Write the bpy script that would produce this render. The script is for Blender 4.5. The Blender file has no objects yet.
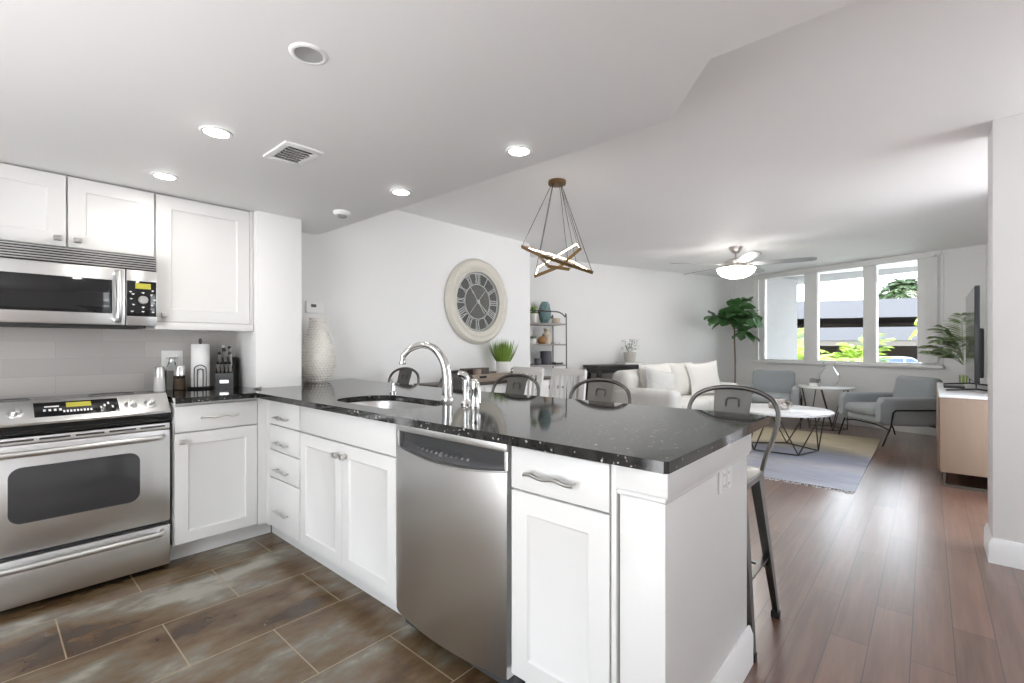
import bpy, bmesh, math, random
from mathutils import Matrix, Vector
random.seed(7)
R = math.radians
SC = bpy.context.scene
COL = SC.collection

# ------------------------------------------------------------------ camera, sky, sun, exposure
F_PX, HORIZON, YAW, CAM_H = 471.0, 345.2, 41.5, 1.197
cam = bpy.data.cameras.new('camera')
cam.sensor_fit = 'HORIZONTAL'; cam.sensor_width = 36.0
cam.lens = 36.0 * F_PX / 1024.0
cam.shift_y = (HORIZON - 341.5) / 1024.0
cam.clip_start = 0.05; cam.clip_end = 300
camo = bpy.data.objects.new('camera', cam); COL.objects.link(camo)
camo.location = (0, 0, CAM_H); camo.rotation_euler = (R(90), 0, R(YAW))
SC.camera = camo

world = bpy.data.worlds.new('sky'); SC.world = world
world.use_nodes = True
wn = world.node_tree; wn.nodes.clear()
w_out = wn.nodes.new('ShaderNodeOutputWorld'); w_bg = wn.nodes.new('ShaderNodeBackground')
w_tc = wn.nodes.new('ShaderNodeTexCoord'); w_sx = wn.nodes.new('ShaderNodeSeparateXYZ')
w_rp = wn.nodes.new('ShaderNodeValToRGB')
w_rp.color_ramp.elements[0].position = 0.0; w_rp.color_ramp.elements[0].color = (1.6, 1.62, 1.66, 1)  # below the horizon: raised above sky level to light ceilings from underneath
w_rp.color_ramp.elements[1].position = 0.7; w_rp.color_ramp.elements[1].color = (0.66, 0.80, 0.98, 1)
_e = w_rp.color_ramp.elements.new(0.03); _e.color = (0.95, 0.97, 0.98, 1)
_e = w_rp.color_ramp.elements.new(0.22); _e.color = (0.86, 0.93, 0.99, 1)
wn.links.new(w_tc.outputs['Generated'], w_sx.inputs[0])
wn.links.new(w_sx.outputs['Z'], w_rp.inputs[0])
wn.links.new(w_rp.outputs[0], w_bg.inputs[0])
w_bg.inputs[1].default_value = 5.2
wn.links.new(w_bg.outputs[0], w_out.inputs[0])

sun = bpy.data.lights.new('sun', 'SUN'); sun.energy = 7.5; sun.angle = R(0.6); sun.color = (1, 0.96, 0.9)
suno = bpy.data.objects.new('sun', sun); COL.objects.link(suno)
suno.rotation_euler = (R(38), 0, R(-28))       # high sun from behind the house, onto the garage opposite

SC.view_settings.view_transform = 'Standard'
SC.view_settings.look = 'None'
SC.view_settings.gamma = 1.0
SC.view_settings.use_curve_mapping = False
SC.view_settings.exposure = 0.36
SC.cycles.use_denoising = True
SC.cycles.max_bounces = 12; SC.cycles.diffuse_bounces = 8
SC.cycles.glossy_bounces = 6; SC.cycles.transmission_bounces = 8; SC.cycles.transparent_max_bounces = 12
SC.cycles.sample_clamp_indirect = 8.0
SC.cycles.caustics_refractive = False

# ------------------------------------------------------------------ materials
MATS = {}
def pm(name, col, rough=0.5, metal=0.0, var=0.0, vscale=8.0, bump=0.0, bscale=60.0, stretch=(1, 1, 1),
       spec=None, emit=None, estr=0.0, trans=0.0, ior=None, sheen=0.0, aniso=0.0, sss=0.0):
    """a Principled material with noise variation of colour and a noise bump"""
    m = bpy.data.materials.new(name); m.use_nodes = True
    nt = m.node_tree; b = nt.nodes['Principled BSDF']; L = nt.links
    c4 = (*col, 1)
    b.inputs['Base Color'].default_value = c4
    b.inputs['Roughness'].default_value = rough; b.inputs['Metallic'].default_value = metal
    if spec is not None: b.inputs['Specular IOR Level'].default_value = spec
    if ior is not None: b.inputs['IOR'].default_value = ior
    if trans: b.inputs['Transmission Weight'].default_value = trans
    if sheen: b.inputs['Sheen Weight'].default_value = sheen
    if aniso: b.inputs['Anisotropic'].default_value = aniso
    if emit is not None:
        b.inputs['Emission Color'].default_value = (*emit, 1); b.inputs['Emission Strength'].default_value = estr
    if var or bump:
        tc = nt.nodes.new('ShaderNodeTexCoord'); mp = nt.nodes.new('ShaderNodeMapping')
        mp.inputs['Scale'].default_value = stretch
        L.new(tc.outputs['Object'], mp.inputs[0])
    if var:
        n = nt.nodes.new('ShaderNodeTexNoise'); n.inputs['Scale'].default_value = vscale; n.inputs['Detail'].default_value = 4
        L.new(mp.outputs[0], n.inputs['Vector'])
        mx = nt.nodes.new('ShaderNodeMix'); mx.data_type = 'RGBA'
        mx.inputs[6].default_value = (*[max(0, c * (1 - var)) for c in col], 1)
        mx.inputs[7].default_value = (*[min(1, c * (1 + var)) for c in col], 1)
        L.new(n.outputs[0], mx.inputs[0]); L.new(mx.outputs[2], b.inputs['Base Color'])
    if bump:
        n2 = nt.nodes.new('ShaderNodeTexNoise'); n2.inputs['Scale'].default_value = bscale; n2.inputs['Detail'].default_value = 3
        L.new(mp.outputs[0], n2.inputs['Vector'])
        bp = nt.nodes.new('ShaderNodeBump'); bp.inputs['Strength'].default_value = bump; bp.inputs['Distance'].default_value = 0.004
        L.new(n2.outputs[0], bp.inputs['Height']); L.new(bp.outputs[0], b.inputs['Normal'])
    MATS[name] = m
    return m

WHITE_WALL = pm('wall_paint', (0.80, 0.797, 0.79), 0.6, var=0.012, vscale=3, bump=0.02, bscale=220)
CEIL = pm('ceiling_paint', (0.91, 0.91, 0.908), 0.65, var=0.01, vscale=2, bump=0.03, bscale=160)
CAB = pm('cabinet_lacquer', (0.70, 0.695, 0.683), 0.32, var=0.012, vscale=4)
TRIMW = pm('trim_paint', (0.82, 0.82, 0.81), 0.35, var=0.01)
STEEL = pm('brushed_steel', (0.71, 0.71, 0.705), 0.33, 1.0, var=0.06, vscale=30, stretch=(1, 1, 40), aniso=0.4)
STEELH = pm('brushed_steel_level', (0.71, 0.71, 0.705), 0.30, 1.0, var=0.05, vscale=30, stretch=(40, 1, 40))
CHROME = pm('polished_chrome', (0.78, 0.78, 0.77), 0.10, 1.0, var=0.02)
NICKEL = pm('satin_nickel', (0.62, 0.61, 0.59), 0.28, 1.0, var=0.05, vscale=50)
BLACKG = pm('black_glass', (0.012, 0.012, 0.013), 0.06, var=0.1)
OVENG = pm('oven_glass', (0.045, 0.045, 0.047), 0.08, var=0.1)
BLACKP = pm('black_plastic', (0.012, 0.012, 0.013), 0.35, var=0.1)
GREYP = pm('grey_plastic', (0.06, 0.06, 0.063), 0.3, var=0.08)
SHADOWG = pm('dark_recess', (0.03, 0.03, 0.03), 0.6, var=0.1)  # near-black colour standing in for shade in slots, recesses and between slats
GUN = pm('gunmetal', (0.15, 0.145, 0.138), 0.32, 1.0, var=0.15, vscale=14)
GUNP = pm('gunmetal_panel', (0.15, 0.147, 0.138), 0.42, 0.9, var=0.12, vscale=10)
DARKMET = pm('dark_bronze_metal', (0.10, 0.085, 0.07), 0.4, 0.9, var=0.1)
BLKMET = pm('black_metal', (0.02, 0.02, 0.022), 0.4, 0.6, var=0.1)
BRASS = pm('aged_brass', (0.26, 0.165, 0.075), 0.32, 1.0, var=0.1, vscale=12)
BRONZE = pm('bronze_canopy', (0.22, 0.13, 0.06), 0.4, 0.9, var=0.1)
LEDW = pm('led_strip', (1, 1, 1), 0.4, emit=(1, 0.95, 0.88), estr=9.0, var=0.01)
LENS = pm('downlight_lens', (1, 1, 1), 0.4, emit=(1, 0.97, 0.92), estr=22.0, var=0.01)
BOWL = pm('frosted_bowl', (0.9, 0.88, 0.84), 0.35, emit=(1, 0.96, 0.91), estr=24.0, var=0.02)
CREAM = pm('cream_paint', (0.62, 0.59, 0.52), 0.45, var=0.06, vscale=10)
DIAL = pm('clock_dial', (0.14, 0.135, 0.128), 0.35, var=0.1, vscale=14)
DIALIN = pm('clock_dial_centre', (0.21, 0.195, 0.18), 0.3, var=0.12, vscale=10)
WHITEP = pm('white_plastic', (0.82, 0.82, 0.81), 0.35, var=0.01)
CERW = pm('white_ceramic', (0.80, 0.79, 0.77), 0.3, var=0.03)
PAPER = pm('paper_roll', (0.85, 0.85, 0.84), 0.8, var=0.02, bump=0.1, bscale=90)
YELD = pm('lit_yellow_display', (0.35, 0.33, 0.05), 0.3, emit=(0.6, 0.52, 0.05), estr=0.22, var=0.15, vscale=40)
DARKWOOD = pm('dark_stained_wood', (0.055, 0.04, 0.033), 0.35, var=0.25, vscale=12, stretch=(1, 8, 8))
TRAYWOOD = pm('weathered_wood', (0.27, 0.21, 0.165), 0.55, var=0.25, vscale=14, stretch=(2, 12, 12))
OAK = pm('pale_oak', (0.29, 0.205, 0.145), 0.5, var=0.10, vscale=5, stretch=(6, 6, 0.7), bump=0.05, bscale=30)
CHAIRW = pm('white_painted_wood', (0.80, 0.79, 0.77), 0.42, var=0.02)
BLKWOOD = pm('black_wood', (0.022, 0.020, 0.020), 0.4, var=0.2, vscale=20)
SLIP = pm('white_slipcover', (0.74, 0.725, 0.69), 0.9, var=0.04, vscale=6, bump=0.25, bscale=14, sheen=0.15)
PILW = pm('white_cushion_cloth', (0.80, 0.79, 0.77), 0.9, var=0.03, bump=0.2, bscale=20)
PILG = pm('grey_cushion_cloth', (0.62, 0.61, 0.595), 0.9, var=0.12, vscale=30, bump=0.2, bscale=40)
GREYF = pm('grey_blue_fabric', (0.335, 0.36, 0.375), 0.92, var=0.08, vscale=90, bump=0.2, bscale=220, sheen=0.2)
LAQW = pm('white_lacquer_top', (0.84, 0.84, 0.84), 0.25, var=0.01)
SILV = pm('silver_ornament', (0.52, 0.47, 0.44), 0.3, 0.8, var=0.2, vscale=20)
FIG = pm('fig_leaf', (0.09, 0.21, 0.075), 0.32, var=0.55, vscale=5)
STEMB = pm('bark', (0.16, 0.12, 0.085), 0.8, var=0.25, vscale=30)
GRASS = pm('grass_blade', (0.19, 0.31, 0.05), 0.5, var=0.4, vscale=12)
SAGE = pm('sage_leaf', (0.17, 0.22, 0.15), 0.6, var=0.3, vscale=20)
PALML = pm('palm_leaf', (0.25, 0.34, 0.16), 0.5, var=0.4, vscale=12)
ARECA = pm('areca_leaf', (0.30, 0.42, 0.05), 0.5, var=0.5, vscale=3)
FARP = pm('far_palm_leaf', (0.05, 0.085, 0.03), 0.6, var=0.4, vscale=2)
TEAL = pm('teal_glaze', (0.15, 0.245, 0.25), 0.35, var=0.15, vscale=9)
SAND = pm('sand_ceramic', (0.60, 0.52, 0.40), 0.6, var=0.12, vscale=12)
AMBER = pm('amber_wood', (0.36, 0.17, 0.06), 0.45, var=0.2, vscale=12)
CHARC = pm('charcoal_ceramic', (0.10, 0.10, 0.12), 0.5, var=0.12)
STONEP = pm('stone_pot', (0.52, 0.50, 0.46), 0.7, var=0.1, vscale=16)
SOIL = pm('soil', (0.05, 0.035, 0.025), 0.9, var=0.3, vscale=40, bump=0.4)
SMOKE = pm('grey_candle_glass', (0.25, 0.25, 0.25), 0.25, var=0.05)
BOOK = pm('dark_cover', (0.09, 0.085, 0.08), 0.5, var=0.15)
BASKET = pm('white_wicker', (0.76, 0.74, 0.70), 0.6, var=0.06, vscale=30)
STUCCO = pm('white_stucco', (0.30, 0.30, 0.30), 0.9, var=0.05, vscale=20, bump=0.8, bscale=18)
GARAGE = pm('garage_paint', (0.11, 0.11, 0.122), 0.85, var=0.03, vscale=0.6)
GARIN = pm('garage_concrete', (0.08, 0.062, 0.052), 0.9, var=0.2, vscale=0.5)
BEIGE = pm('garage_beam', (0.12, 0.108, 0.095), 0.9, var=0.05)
EARTH = pm('planting_ground', (0.40, 0.385, 0.35), 0.95, var=0.2, vscale=0.6)
CARW = pm('white_car_paint', (0.42, 0.43, 0.45), 0.2, var=0.01)
CARG = pm('blue_car_glass', (0.05, 0.075, 0.23), 0.1, var=0.1)
RUBBER = pm('rubber', (0.02, 0.02, 0.02), 0.8, var=0.1)
BLADE = pm('silver_fan_blade', (0.36, 0.36, 0.37), 0.4, 0.3, var=0.06, vscale=10)
FANM = pm('brushed_nickel_fan', (0.55, 0.52, 0.49), 0.3, 0.9, var=0.05)
CANIN = pm('baffle_grey', (0.36, 0.36, 0.36), 0.6, var=0.05)
SCREEN = pm('tv_screen', (0.02, 0.021, 0.024), 0.12, var=0.05)
BLIND = pm('vertical_blind', (0.80, 0.80, 0.79), 0.55, var=0.02)

def glass_mat(name, tint, rough=0.0, diff=0.0, ior=1.25):
    """thin pane glass: mostly see-through, mirror-like by Fresnel"""
    m = bpy.data.materials.new(name); m.use_nodes = True
    nt = m.node_tree; nt.nodes.clear(); L = nt.links
    o = nt.nodes.new('ShaderNodeOutputMaterial'); mx = nt.nodes.new('ShaderNodeMixShader')
    t = nt.nodes.new('ShaderNodeBsdfTransparent'); g = nt.nodes.new('ShaderNodeBsdfGlossy')
    t.inputs[0].default_value = (*tint, 1); g.inputs['Roughness'].default_value = rough
    fr = nt.nodes.new('ShaderNodeFresnel'); fr.inputs[0].default_value = ior
    tc = nt.nodes.new('ShaderNodeTexCoord'); n = nt.nodes.new('ShaderNodeTexNoise'); n.inputs['Scale'].default_value = 2.0
    bp = nt.nodes.new('ShaderNodeBump'); bp.inputs['Strength'].default_value = 0.02
    L.new(tc.outputs['Object'], n.inputs['Vector']); L.new(n.outputs[0], bp.inputs['Height'])
    L.new(bp.outputs[0], g.inputs['Normal'])
    L.new(fr.outputs[0], mx.inputs[0]); L.new(t.outputs[0], mx.inputs[1]); L.new(g.outputs[0], mx.inputs[2])
    if diff:
        df = nt.nodes.new('ShaderNodeBsdfDiffuse'); df.inputs[0].default_value = (0.9, 0.9, 0.9, 1); m3 = nt.nodes.new('ShaderNodeMixShader'); m3.inputs[0].default_value = diff
        L.new(mx.outputs[0], m3.inputs[1]); L.new(df.outputs[0], m3.inputs[2]); L.new(m3.outputs[0], o.inputs[0])
    else: L.new(mx.outputs[0], o.inputs[0])
    MATS[name] = m
    return m
PANE = glass_mat('window_glass', (0.97, 0.98, 0.98))
CLEAR = glass_mat('clear_glass', (0.96, 0.97, 0.97))
MILKY = glass_mat('clear_vase_glass', (0.97, 0.98, 0.98), diff=0.18, ior=1.2)
BOTTLE = glass_mat('tinted_bottle_glass', (0.55, 0.50, 0.44))

def world_vec(nt, perm, off):
    g = nt.nodes.new('ShaderNodeNewGeometry'); s = nt.nodes.new('ShaderNodeSeparateXYZ'); c = nt.nodes.new('ShaderNodeCombineXYZ')
    nt.links.new(g.outputs['Position'], s.inputs[0])
    for i, ax in enumerate(perm):
        a = nt.nodes.new('ShaderNodeMath'); a.operation = 'ADD'; a.inputs[1].default_value = off[i]
        nt.links.new(s.outputs[ax], a.inputs[0]); nt.links.new(a.outputs[0], c.inputs[i])
    return c, g

def brick_floor(name, perm, off, width, row, offset, mortar, c1, c2, cm, rough, noise, nscale, nstretch, grime, bumpk=0.3, spec=0.5, coat=0.0):
    m = bpy.data.materials.new(name); m.use_nodes = True
    nt = m.node_tree; L = nt.links; b = nt.nodes['Principled BSDF']
    v, g = world_vec(nt, perm, off)
    br = nt.nodes.new('ShaderNodeTexBrick')
    br.inputs['Scale'].default_value = 1.0; br.inputs['Brick Width'].default_value = width; br.inputs['Row Height'].default_value = row
    br.inputs['Mortar Size'].default_value = mortar; br.inputs['Mortar Smooth'].default_value = 0.1; br.inputs['Bias'].default_value = 0
    br.offset = offset; br.offset_frequency = 2
    br.inputs['Color1'].default_value = (*c1, 1); br.inputs['Color2'].default_value = (*c2, 1); br.inputs['Mortar'].default_value = (*cm, 1)
    L.new(v.outputs[0], br.inputs['Vector'])
    mp = nt.nodes.new('ShaderNodeMapping'); mp.inputs['Scale'].default_value = nstretch
    L.new(v.outputs[0], mp.inputs[0])
    n = nt.nodes.new('ShaderNodeTexNoise'); n.inputs['Scale'].default_value = nscale; n.inputs['Detail'].default_value = 6; n.inputs['Roughness'].default_value = 0.6
    L.new(mp.outputs[0], n.inputs['Vector'])
    rp = nt.nodes.new('ShaderNodeValToRGB')
    e = rp.color_ramp.elements
    e[0].position = 0.36; e[0].color = (*grime[0], 1); e[1].position = 0.64; e[1].color = (*grime[-1], 1)
    for k, c in enumerate(grime[1:-1]):
        x = e.new(0.36 + 0.28 * (k + 1) / (len(grime) - 1)); x.color = (*c, 1)
    L.new(n.outputs[0], rp.inputs[0])
    mx = nt.nodes.new('ShaderNodeMix'); mx.data_type = 'RGBA'; mx.inputs[0].default_value = noise
    L.new(br.outputs['Color'], mx.inputs[6]); L.new(rp.outputs[0], mx.inputs[7])
    m2 = nt.nodes.new('ShaderNodeMix'); m2.data_type = 'RGBA'
    L.new(br.outputs['Fac'], m2.inputs[0]); L.new(mx.outputs[2], m2.inputs[6]); m2.inputs[7].default_value = (*cm, 1)
    L.new(m2.outputs[2], b.inputs['Base Color'])
    b.inputs['Roughness'].default_value = rough; b.inputs['Specular IOR Level'].default_value = spec
    b.inputs['Coat Weight'].default_value = coat; b.inputs['Coat Roughness'].default_value = 0.33; b.inputs['Coat IOR'].default_value = 1.6
    bp = nt.nodes.new('ShaderNodeBump'); bp.inputs['Strength'].default_value = bumpk; bp.inputs['Distance'].default_value = 0.002; bp.invert = True
    a = nt.nodes.new('ShaderNodeMath'); a.operation = 'MULTIPLY_ADD'; a.inputs[1].default_value = 0.25
    L.new(n.outputs[0], a.inputs[0]); L.new(br.outputs['Fac'], a.inputs[2])
    L.new(a.outputs[0], bp.inputs['Height']); L.new(bp.outputs[0], b.inputs['Normal'])
    MATS[name] = m
    return m
# slate-look tile: rows run along Y, joints where the photograph has them
TILE = brick_floor('slate_tile', ('Y', 'X', 'Z'), (0.08 + 6.0, 2.86 + 0.398 * 20, 0), 0.6, 0.398, 0.5, 0.0028,
                   (0.085, 0.058, 0.036), (0.17, 0.145, 0.115), (0.33, 0.25, 0.165), 0.20, 0.92, 1.7, (0.8, 1.5, 1),
                   [(0.024, 0.012, 0.005), (0.085, 0.044, 0.017), (0.14, 0.092, 0.048), (0.19, 0.165, 0.125), (0.35, 0.325, 0.275)], 0.25, 0.55)
WOOD = brick_floor('walnut_boards', ('Y', 'X', 'Z'), (20.37, 20.02, 0), 1.05, 0.128, 0.37, 0.0016,
                   (0.125, 0.056, 0.035), (0.24, 0.122, 0.082), (0.06, 0.032, 0.022), 0.27, 0.32, 3.0, (0.6, 9, 1),
                   [(0.075, 0.032, 0.019), (0.165, 0.08, 0.052), (0.27, 0.15, 0.108)], 0.35, 0.6, coat=0.85)
SPLASH = brick_floor('backsplash_tile', ('Y', 'Z', 'X'), (10.12, 10.03 - 0.914, 0), 0.40, 0.0975, 0.5, 0.0012,
                     (0.42, 0.40, 0.38), (0.50, 0.48, 0.455), (0.40, 0.385, 0.365), 0.16, 0.25, 2.0, (1, 1, 1),
                     [(0.40, 0.385, 0.365), (0.50, 0.48, 0.46)], 0.2, 0.5)

def granite():
    m = bpy.data.materials.new('black_granite'); m.use_nodes = True
    nt = m.node_tree; L = nt.links; b = nt.nodes['Principled BSDF']
    tc = nt.nodes.new('ShaderNodeTexCoord')
    vo = nt.nodes.new('ShaderNodeTexVoronoi'); vo.inputs['Scale'].default_value = 52; vo.feature = 'F1'
    nz = nt.nodes.new('ShaderNodeTexNoise'); nz.inputs['Scale'].default_value = 18; nz.inputs['Detail'].default_value = 5
    L.new(tc.outputs['Object'], nz.inputs['Vector'])
    mixv = nt.nodes.new('ShaderNodeMix'); mixv.data_type = 'RGBA'; mixv.inputs[0].default_value = 0.06
    L.new(tc.outputs['Object'], mixv.inputs[6]); L.new(nz.outputs['Color'], mixv.inputs[7])
    L.new(mixv.outputs[2], vo.inputs['Vector'])
    r1 = nt.nodes.new('ShaderNodeValToRGB'); r1.color_ramp.elements[0].position = 0.12; r1.color_ramp.elements[0].color = (1, 1, 1, 1)
    r1.color_ramp.elements[1].position = 0.24; r1.color_ramp.elements[1].color = (0, 0, 0, 1)
    L.new(vo.outputs['Distance'], r1.inputs[0])
    sel = nt.nodes.new('ShaderNodeMath'); sel.operation = 'GREATER_THAN'; sel.inputs[1].default_value = 0.40
    sx = nt.nodes.new('ShaderNodeSeparateColor'); L.new(vo.outputs['Color'], sx.inputs[0]); L.new(sx.outputs[0], sel.inputs[0])
    mul = nt.nodes.new('ShaderNodeMath'); mul.operation = 'MULTIPLY'; L.new(r1.outputs[0], mul.inputs[0]); L.new(sel.outputs[0], mul.inputs[1])
    r2 = nt.nodes.new('ShaderNodeValToRGB'); r2.color_ramp.elements[0].position = 0.4; r2.color_ramp.elements[0].color = (0.010, 0.010, 0.010, 1)
    r2.color_ramp.elements[1].position = 0.68; r2.color_ramp.elements[1].color = (0.035, 0.033, 0.031, 1)
    L.new(nz.outputs[0], r2.inputs[0])
    mx = nt.nodes.new('ShaderNodeMix'); mx.data_type = 'RGBA'
    L.new(mul.outputs[0], mx.inputs[0]); L.new(r2.outputs[0], mx.inputs[6]); mx.inputs[7].default_value = (0.40, 0.38, 0.36, 1)
    L.new(mx.outputs[2], b.inputs['Base Color'])
    b.inputs['Roughness'].default_value = 0.06; b.inputs['IOR'].default_value = 1.46
    MATS['black_granite'] = m
    return m
GRANITE = granite()

def rug_mat():
    m = bpy.data.materials.new('striped_rug_weave'); m.use_nodes = True
    nt = m.node_tree; L = nt.links; b = nt.nodes['Principled BSDF']
    g = nt.nodes.new('ShaderNodeNewGeometry'); s = nt.nodes.new('ShaderNodeSeparateXYZ'); L.new(g.outputs['Position'], s.inputs[0])
    mr = nt.nodes.new('ShaderNodeMapRange'); mr.inputs[1].default_value = 4.65; mr.inputs[2].default_value = 7.7
    L.new(s.outputs['Y'], mr.inputs[0])
    rp = nt.nodes.new('ShaderNodeValToRGB'); rp.color_ramp.interpolation = 'LINEAR'
    el = rp.color_ramp.elements
    el[0].position = 0.0; el[0].color = (0.42, 0.41, 0.43, 1); el[1].position = 1.0; el[1].color = (0.55, 0.47, 0.33, 1)
    for p, c in ((0.10, (0.34, 0.34, 0.37)), (0.2, (0.37, 0.37, 0.41)), (0.28, (0.46, 0.44, 0.44)), (0.36, (0.36, 0.365, 0.42)),
                 (0.50, (0.42, 0.425, 0.48)), (0.54, (0.53, 0.49, 0.42)), (0.62, (0.56, 0.49, 0.36)), (0.8, (0.50, 0.43, 0.30))):
        x = el.new(p); x.color = (*c, 1)
    L.new(mr.outputs[0], rp.inputs[0])
    mp = nt.nodes.new('ShaderNodeMapping'); mp.inputs['Scale'].default_value = (2, 60, 1); L.new(g.outputs['Position'], mp.inputs[0])
    n = nt.nodes.new('ShaderNodeTexNoise'); n.inputs['Scale'].default_value = 1.6; n.inputs['Detail'].default_value = 4; L.new(mp.outputs[0], n.inputs['Vector'])
    r3 = nt.nodes.new('ShaderNodeValToRGB'); r3.color_ramp.elements[0].position = 0.3; r3.color_ramp.elements[0].color = (0.65, 0.65, 0.68, 1)
    r3.color_ramp.elements[1].position = 0.7; r3.color_ramp.elements[1].color = (1.2, 1.2, 1.2, 1)
    L.new(n.outputs[0], r3.inputs[0])
    mx = nt.nodes.new('ShaderNodeMix'); mx.data_type = 'RGBA'; mx.blend_type = 'MULTIPLY'; mx.inputs[0].default_value = 1
    L.new(rp.outputs[0], mx.inputs[6]); L.new(r3.outputs[0], mx.inputs[7]); L.new(mx.outputs[2], b.inputs['Base Color'])
    b.inputs['Roughness'].default_value = 0.95
    bp = nt.nodes.new('ShaderNodeBump'); bp.inputs['Strength'].default_value = 0.5; bp.inputs['Distance'].default_value = 0.004
    L.new(n.outputs[0], bp.inputs['Height']); L.new(bp.outputs[0], b.inputs['Normal'])
    return m
RUGM = rug_mat()

# ------------------------------------------------------------------ mesh builder
class MB:
    """collects shapes in one bmesh; M is the current transform"""
    def __init__(s, M=None):
        s.bm = bmesh.new(); s.M = M.copy() if M is not None else Matrix.Identity(4)
    def _merge(s, t):
        t.transform(s.M)
        me = bpy.data.meshes.new('tmp'); t.to_mesh(me); t.free()
        s.bm.from_mesh(me); bpy.data.meshes.remove(me)
    def box(s, x0, x1, y0, y1, z0, z1, bev=0.0, seg=2):
        t = bmesh.new(); bmesh.ops.create_cube(t, size=1)
        for v in t.verts:
            v.co = Vector((x0 + (v.co.x + .5) * (x1 - x0), y0 + (v.co.y + .5) * (y1 - y0), z0 + (v.co.z + .5) * (z1 - z0)))
        if bev > 0:
            bmesh.ops.bevel(t, geom=t.edges[:], offset=bev, segments=seg, profile=0.5, affect='EDGES', clamp_overlap=True)
        s._merge(t); return s
    def lathe(s, prof, c=(0, 0, 0), n=28, axis='Z', cap=True):
        t = bmesh.new(); rings = []
        for r, z in prof:
            rings.append([t.verts.new((r * math.cos(2 * math.pi * k / n), r * math.sin(2 * math.pi * k / n), z)) for k in range(n)])
        for a, b in zip(rings, rings[1:]):
            for k in range(n): t.faces.new((a[k], a[(k + 1) % n], b[(k + 1) % n], b[k]))
        if cap:
            t.faces.new(rings[0][::-1]); t.faces.new(rings[-1])
        A = Matrix.Identity(4)
        if axis == 'X': A = Matrix.Rotation(R(90), 4, 'Y')
        if axis == 'Y': A = Matrix.Rotation(R(-90), 4, 'X')
        t.transform(Matrix.Translation(c) @ A)
        bmesh.ops.recalc_face_normals(t, faces=t.faces[:])
        s._merge(t); return s
    def tube(s, pts, r, n=10, closed=False, smooth=0, flat=None):
        """tube along pts; r a number or list; flat=(a,b) gives a rectangular section"""
        P = [Vector(p) for p in pts]
        if smooth: P, r = catmull(P, smooth, r, closed)
        N = len(P); rr = r if isinstance(r, (list, tuple)) else [r] * N
        t = bmesh.new(); rings = []; up = None
        for i in range(N):
            if closed: d = P[(i + 1) % N] - P[i - 1]
            else: d = P[min(i + 1, N - 1)] - P[max(i - 1, 0)]
            d.normalize()
            if up is None:
                up = Vector((0, 0, 1)) if abs(d.z) < 0.9 else Vector((0, 1, 0))
            a = d.cross(up)
            if a.length < 1e-5: a = d.cross(Vector((1, 0, 0)))
            a.normalize(); b = a.cross(d).normalized()
            up = b
            if flat:
                fa, fb = flat
                rings.append([t.verts.new(P[i] + a * fa * x + b * fb * y) for x, y in ((-1, -1), (1, -1), (1, 1), (-1, 1))])
            else:
                rings.append([t.verts.new(P[i] + a * rr[i] * math.cos(2 * math.pi * k / n) + b * rr[i] * math.sin(2 * math.pi * k / n)) for k in range(n)])
        m = len(rings[0])
        for i in range(N if closed else N - 1):
            A, B = rings[i], rings[(i + 1) % N]
            for k in range(m): t.faces.new((A[k], A[(k + 1) % m], B[(k + 1) % m], B[k]))
        if not closed:
            t.faces.new(rings[0][::-1]); t.faces.new(rings[-1])
        bmesh.ops.recalc_face_normals(t, faces=t.faces[:])
        s._merge(t); return s
    def prism(s, poly, z0, z1, bev=0.0, seg=2, holes=()):
        """extruded polygon in XY; bev bevels the rim edges"""
        t = bmesh.new()
        if holes:
            edges = []
            for loop in [poly] + list(holes):
                vs = [t.verts.new((x, y, z0)) for x, y in loop]
                edges += [t.edges.new((vs[i], vs[(i + 1) % len(vs)])) for i in range(len(vs))]
            res = bmesh.ops.triangle_fill(t, edges=edges, use_beauty=True)
            fs = t.faces[:]
        else:
            fs = [t.faces.new([t.verts.new((x, y, z0)) for x, y in poly])]
        bmesh.ops.recalc_face_normals(t, faces=fs)
        ex = bmesh.ops.extrude_face_region(t, geom=fs)
        for v in ex['geom']:
            if isinstance(v, bmesh.types.BMVert): v.co.z = z1
        bmesh.ops.recalc_face_normals(t, faces=t.faces[:])
        if bev > 0:
            eg = [e for e in t.edges if len(e.link_faces) == 2 and e.calc_face_angle(0) > R(35)]
            bmesh.ops.bevel(t, geom=eg, offset=bev, segments=seg, profile=0.5, affect='EDGES', clamp_overlap=True)
        s._merge(t); return s
    def loft(s, rings, closed=True, cap=True):
        t = bmesh.new(); rs = [[t.verts.new(p) for p in r] for r in rings]; m = len(rs[0])
        for a, b in zip(rs, rs[1:]):
            for k in range(m if closed else m - 1): t.faces.new((a[k], a[(k + 1) % m], b[(k + 1) % m], b[k]))
        if cap and closed:
            t.faces.new(rs[0][::-1]); t.faces.new(rs[-1])
        bmesh.ops.recalc_face_normals(t, faces=t.faces[:])
        s._merge(t); return s
    def ball(s, c, r, sc=(1, 1, 1), u=16, v=10):
        t = bmesh.new(); bmesh.ops.create_uvsphere(t, u_segments=u, v_segments=v, radius=r)
        for q in t.verts: q.co = Vector((q.co.x * sc[0] + c[0], q.co.y * sc[1] + c[1], q.co.z * sc[2] + c[2]))
        s._merge(t); return s
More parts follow.
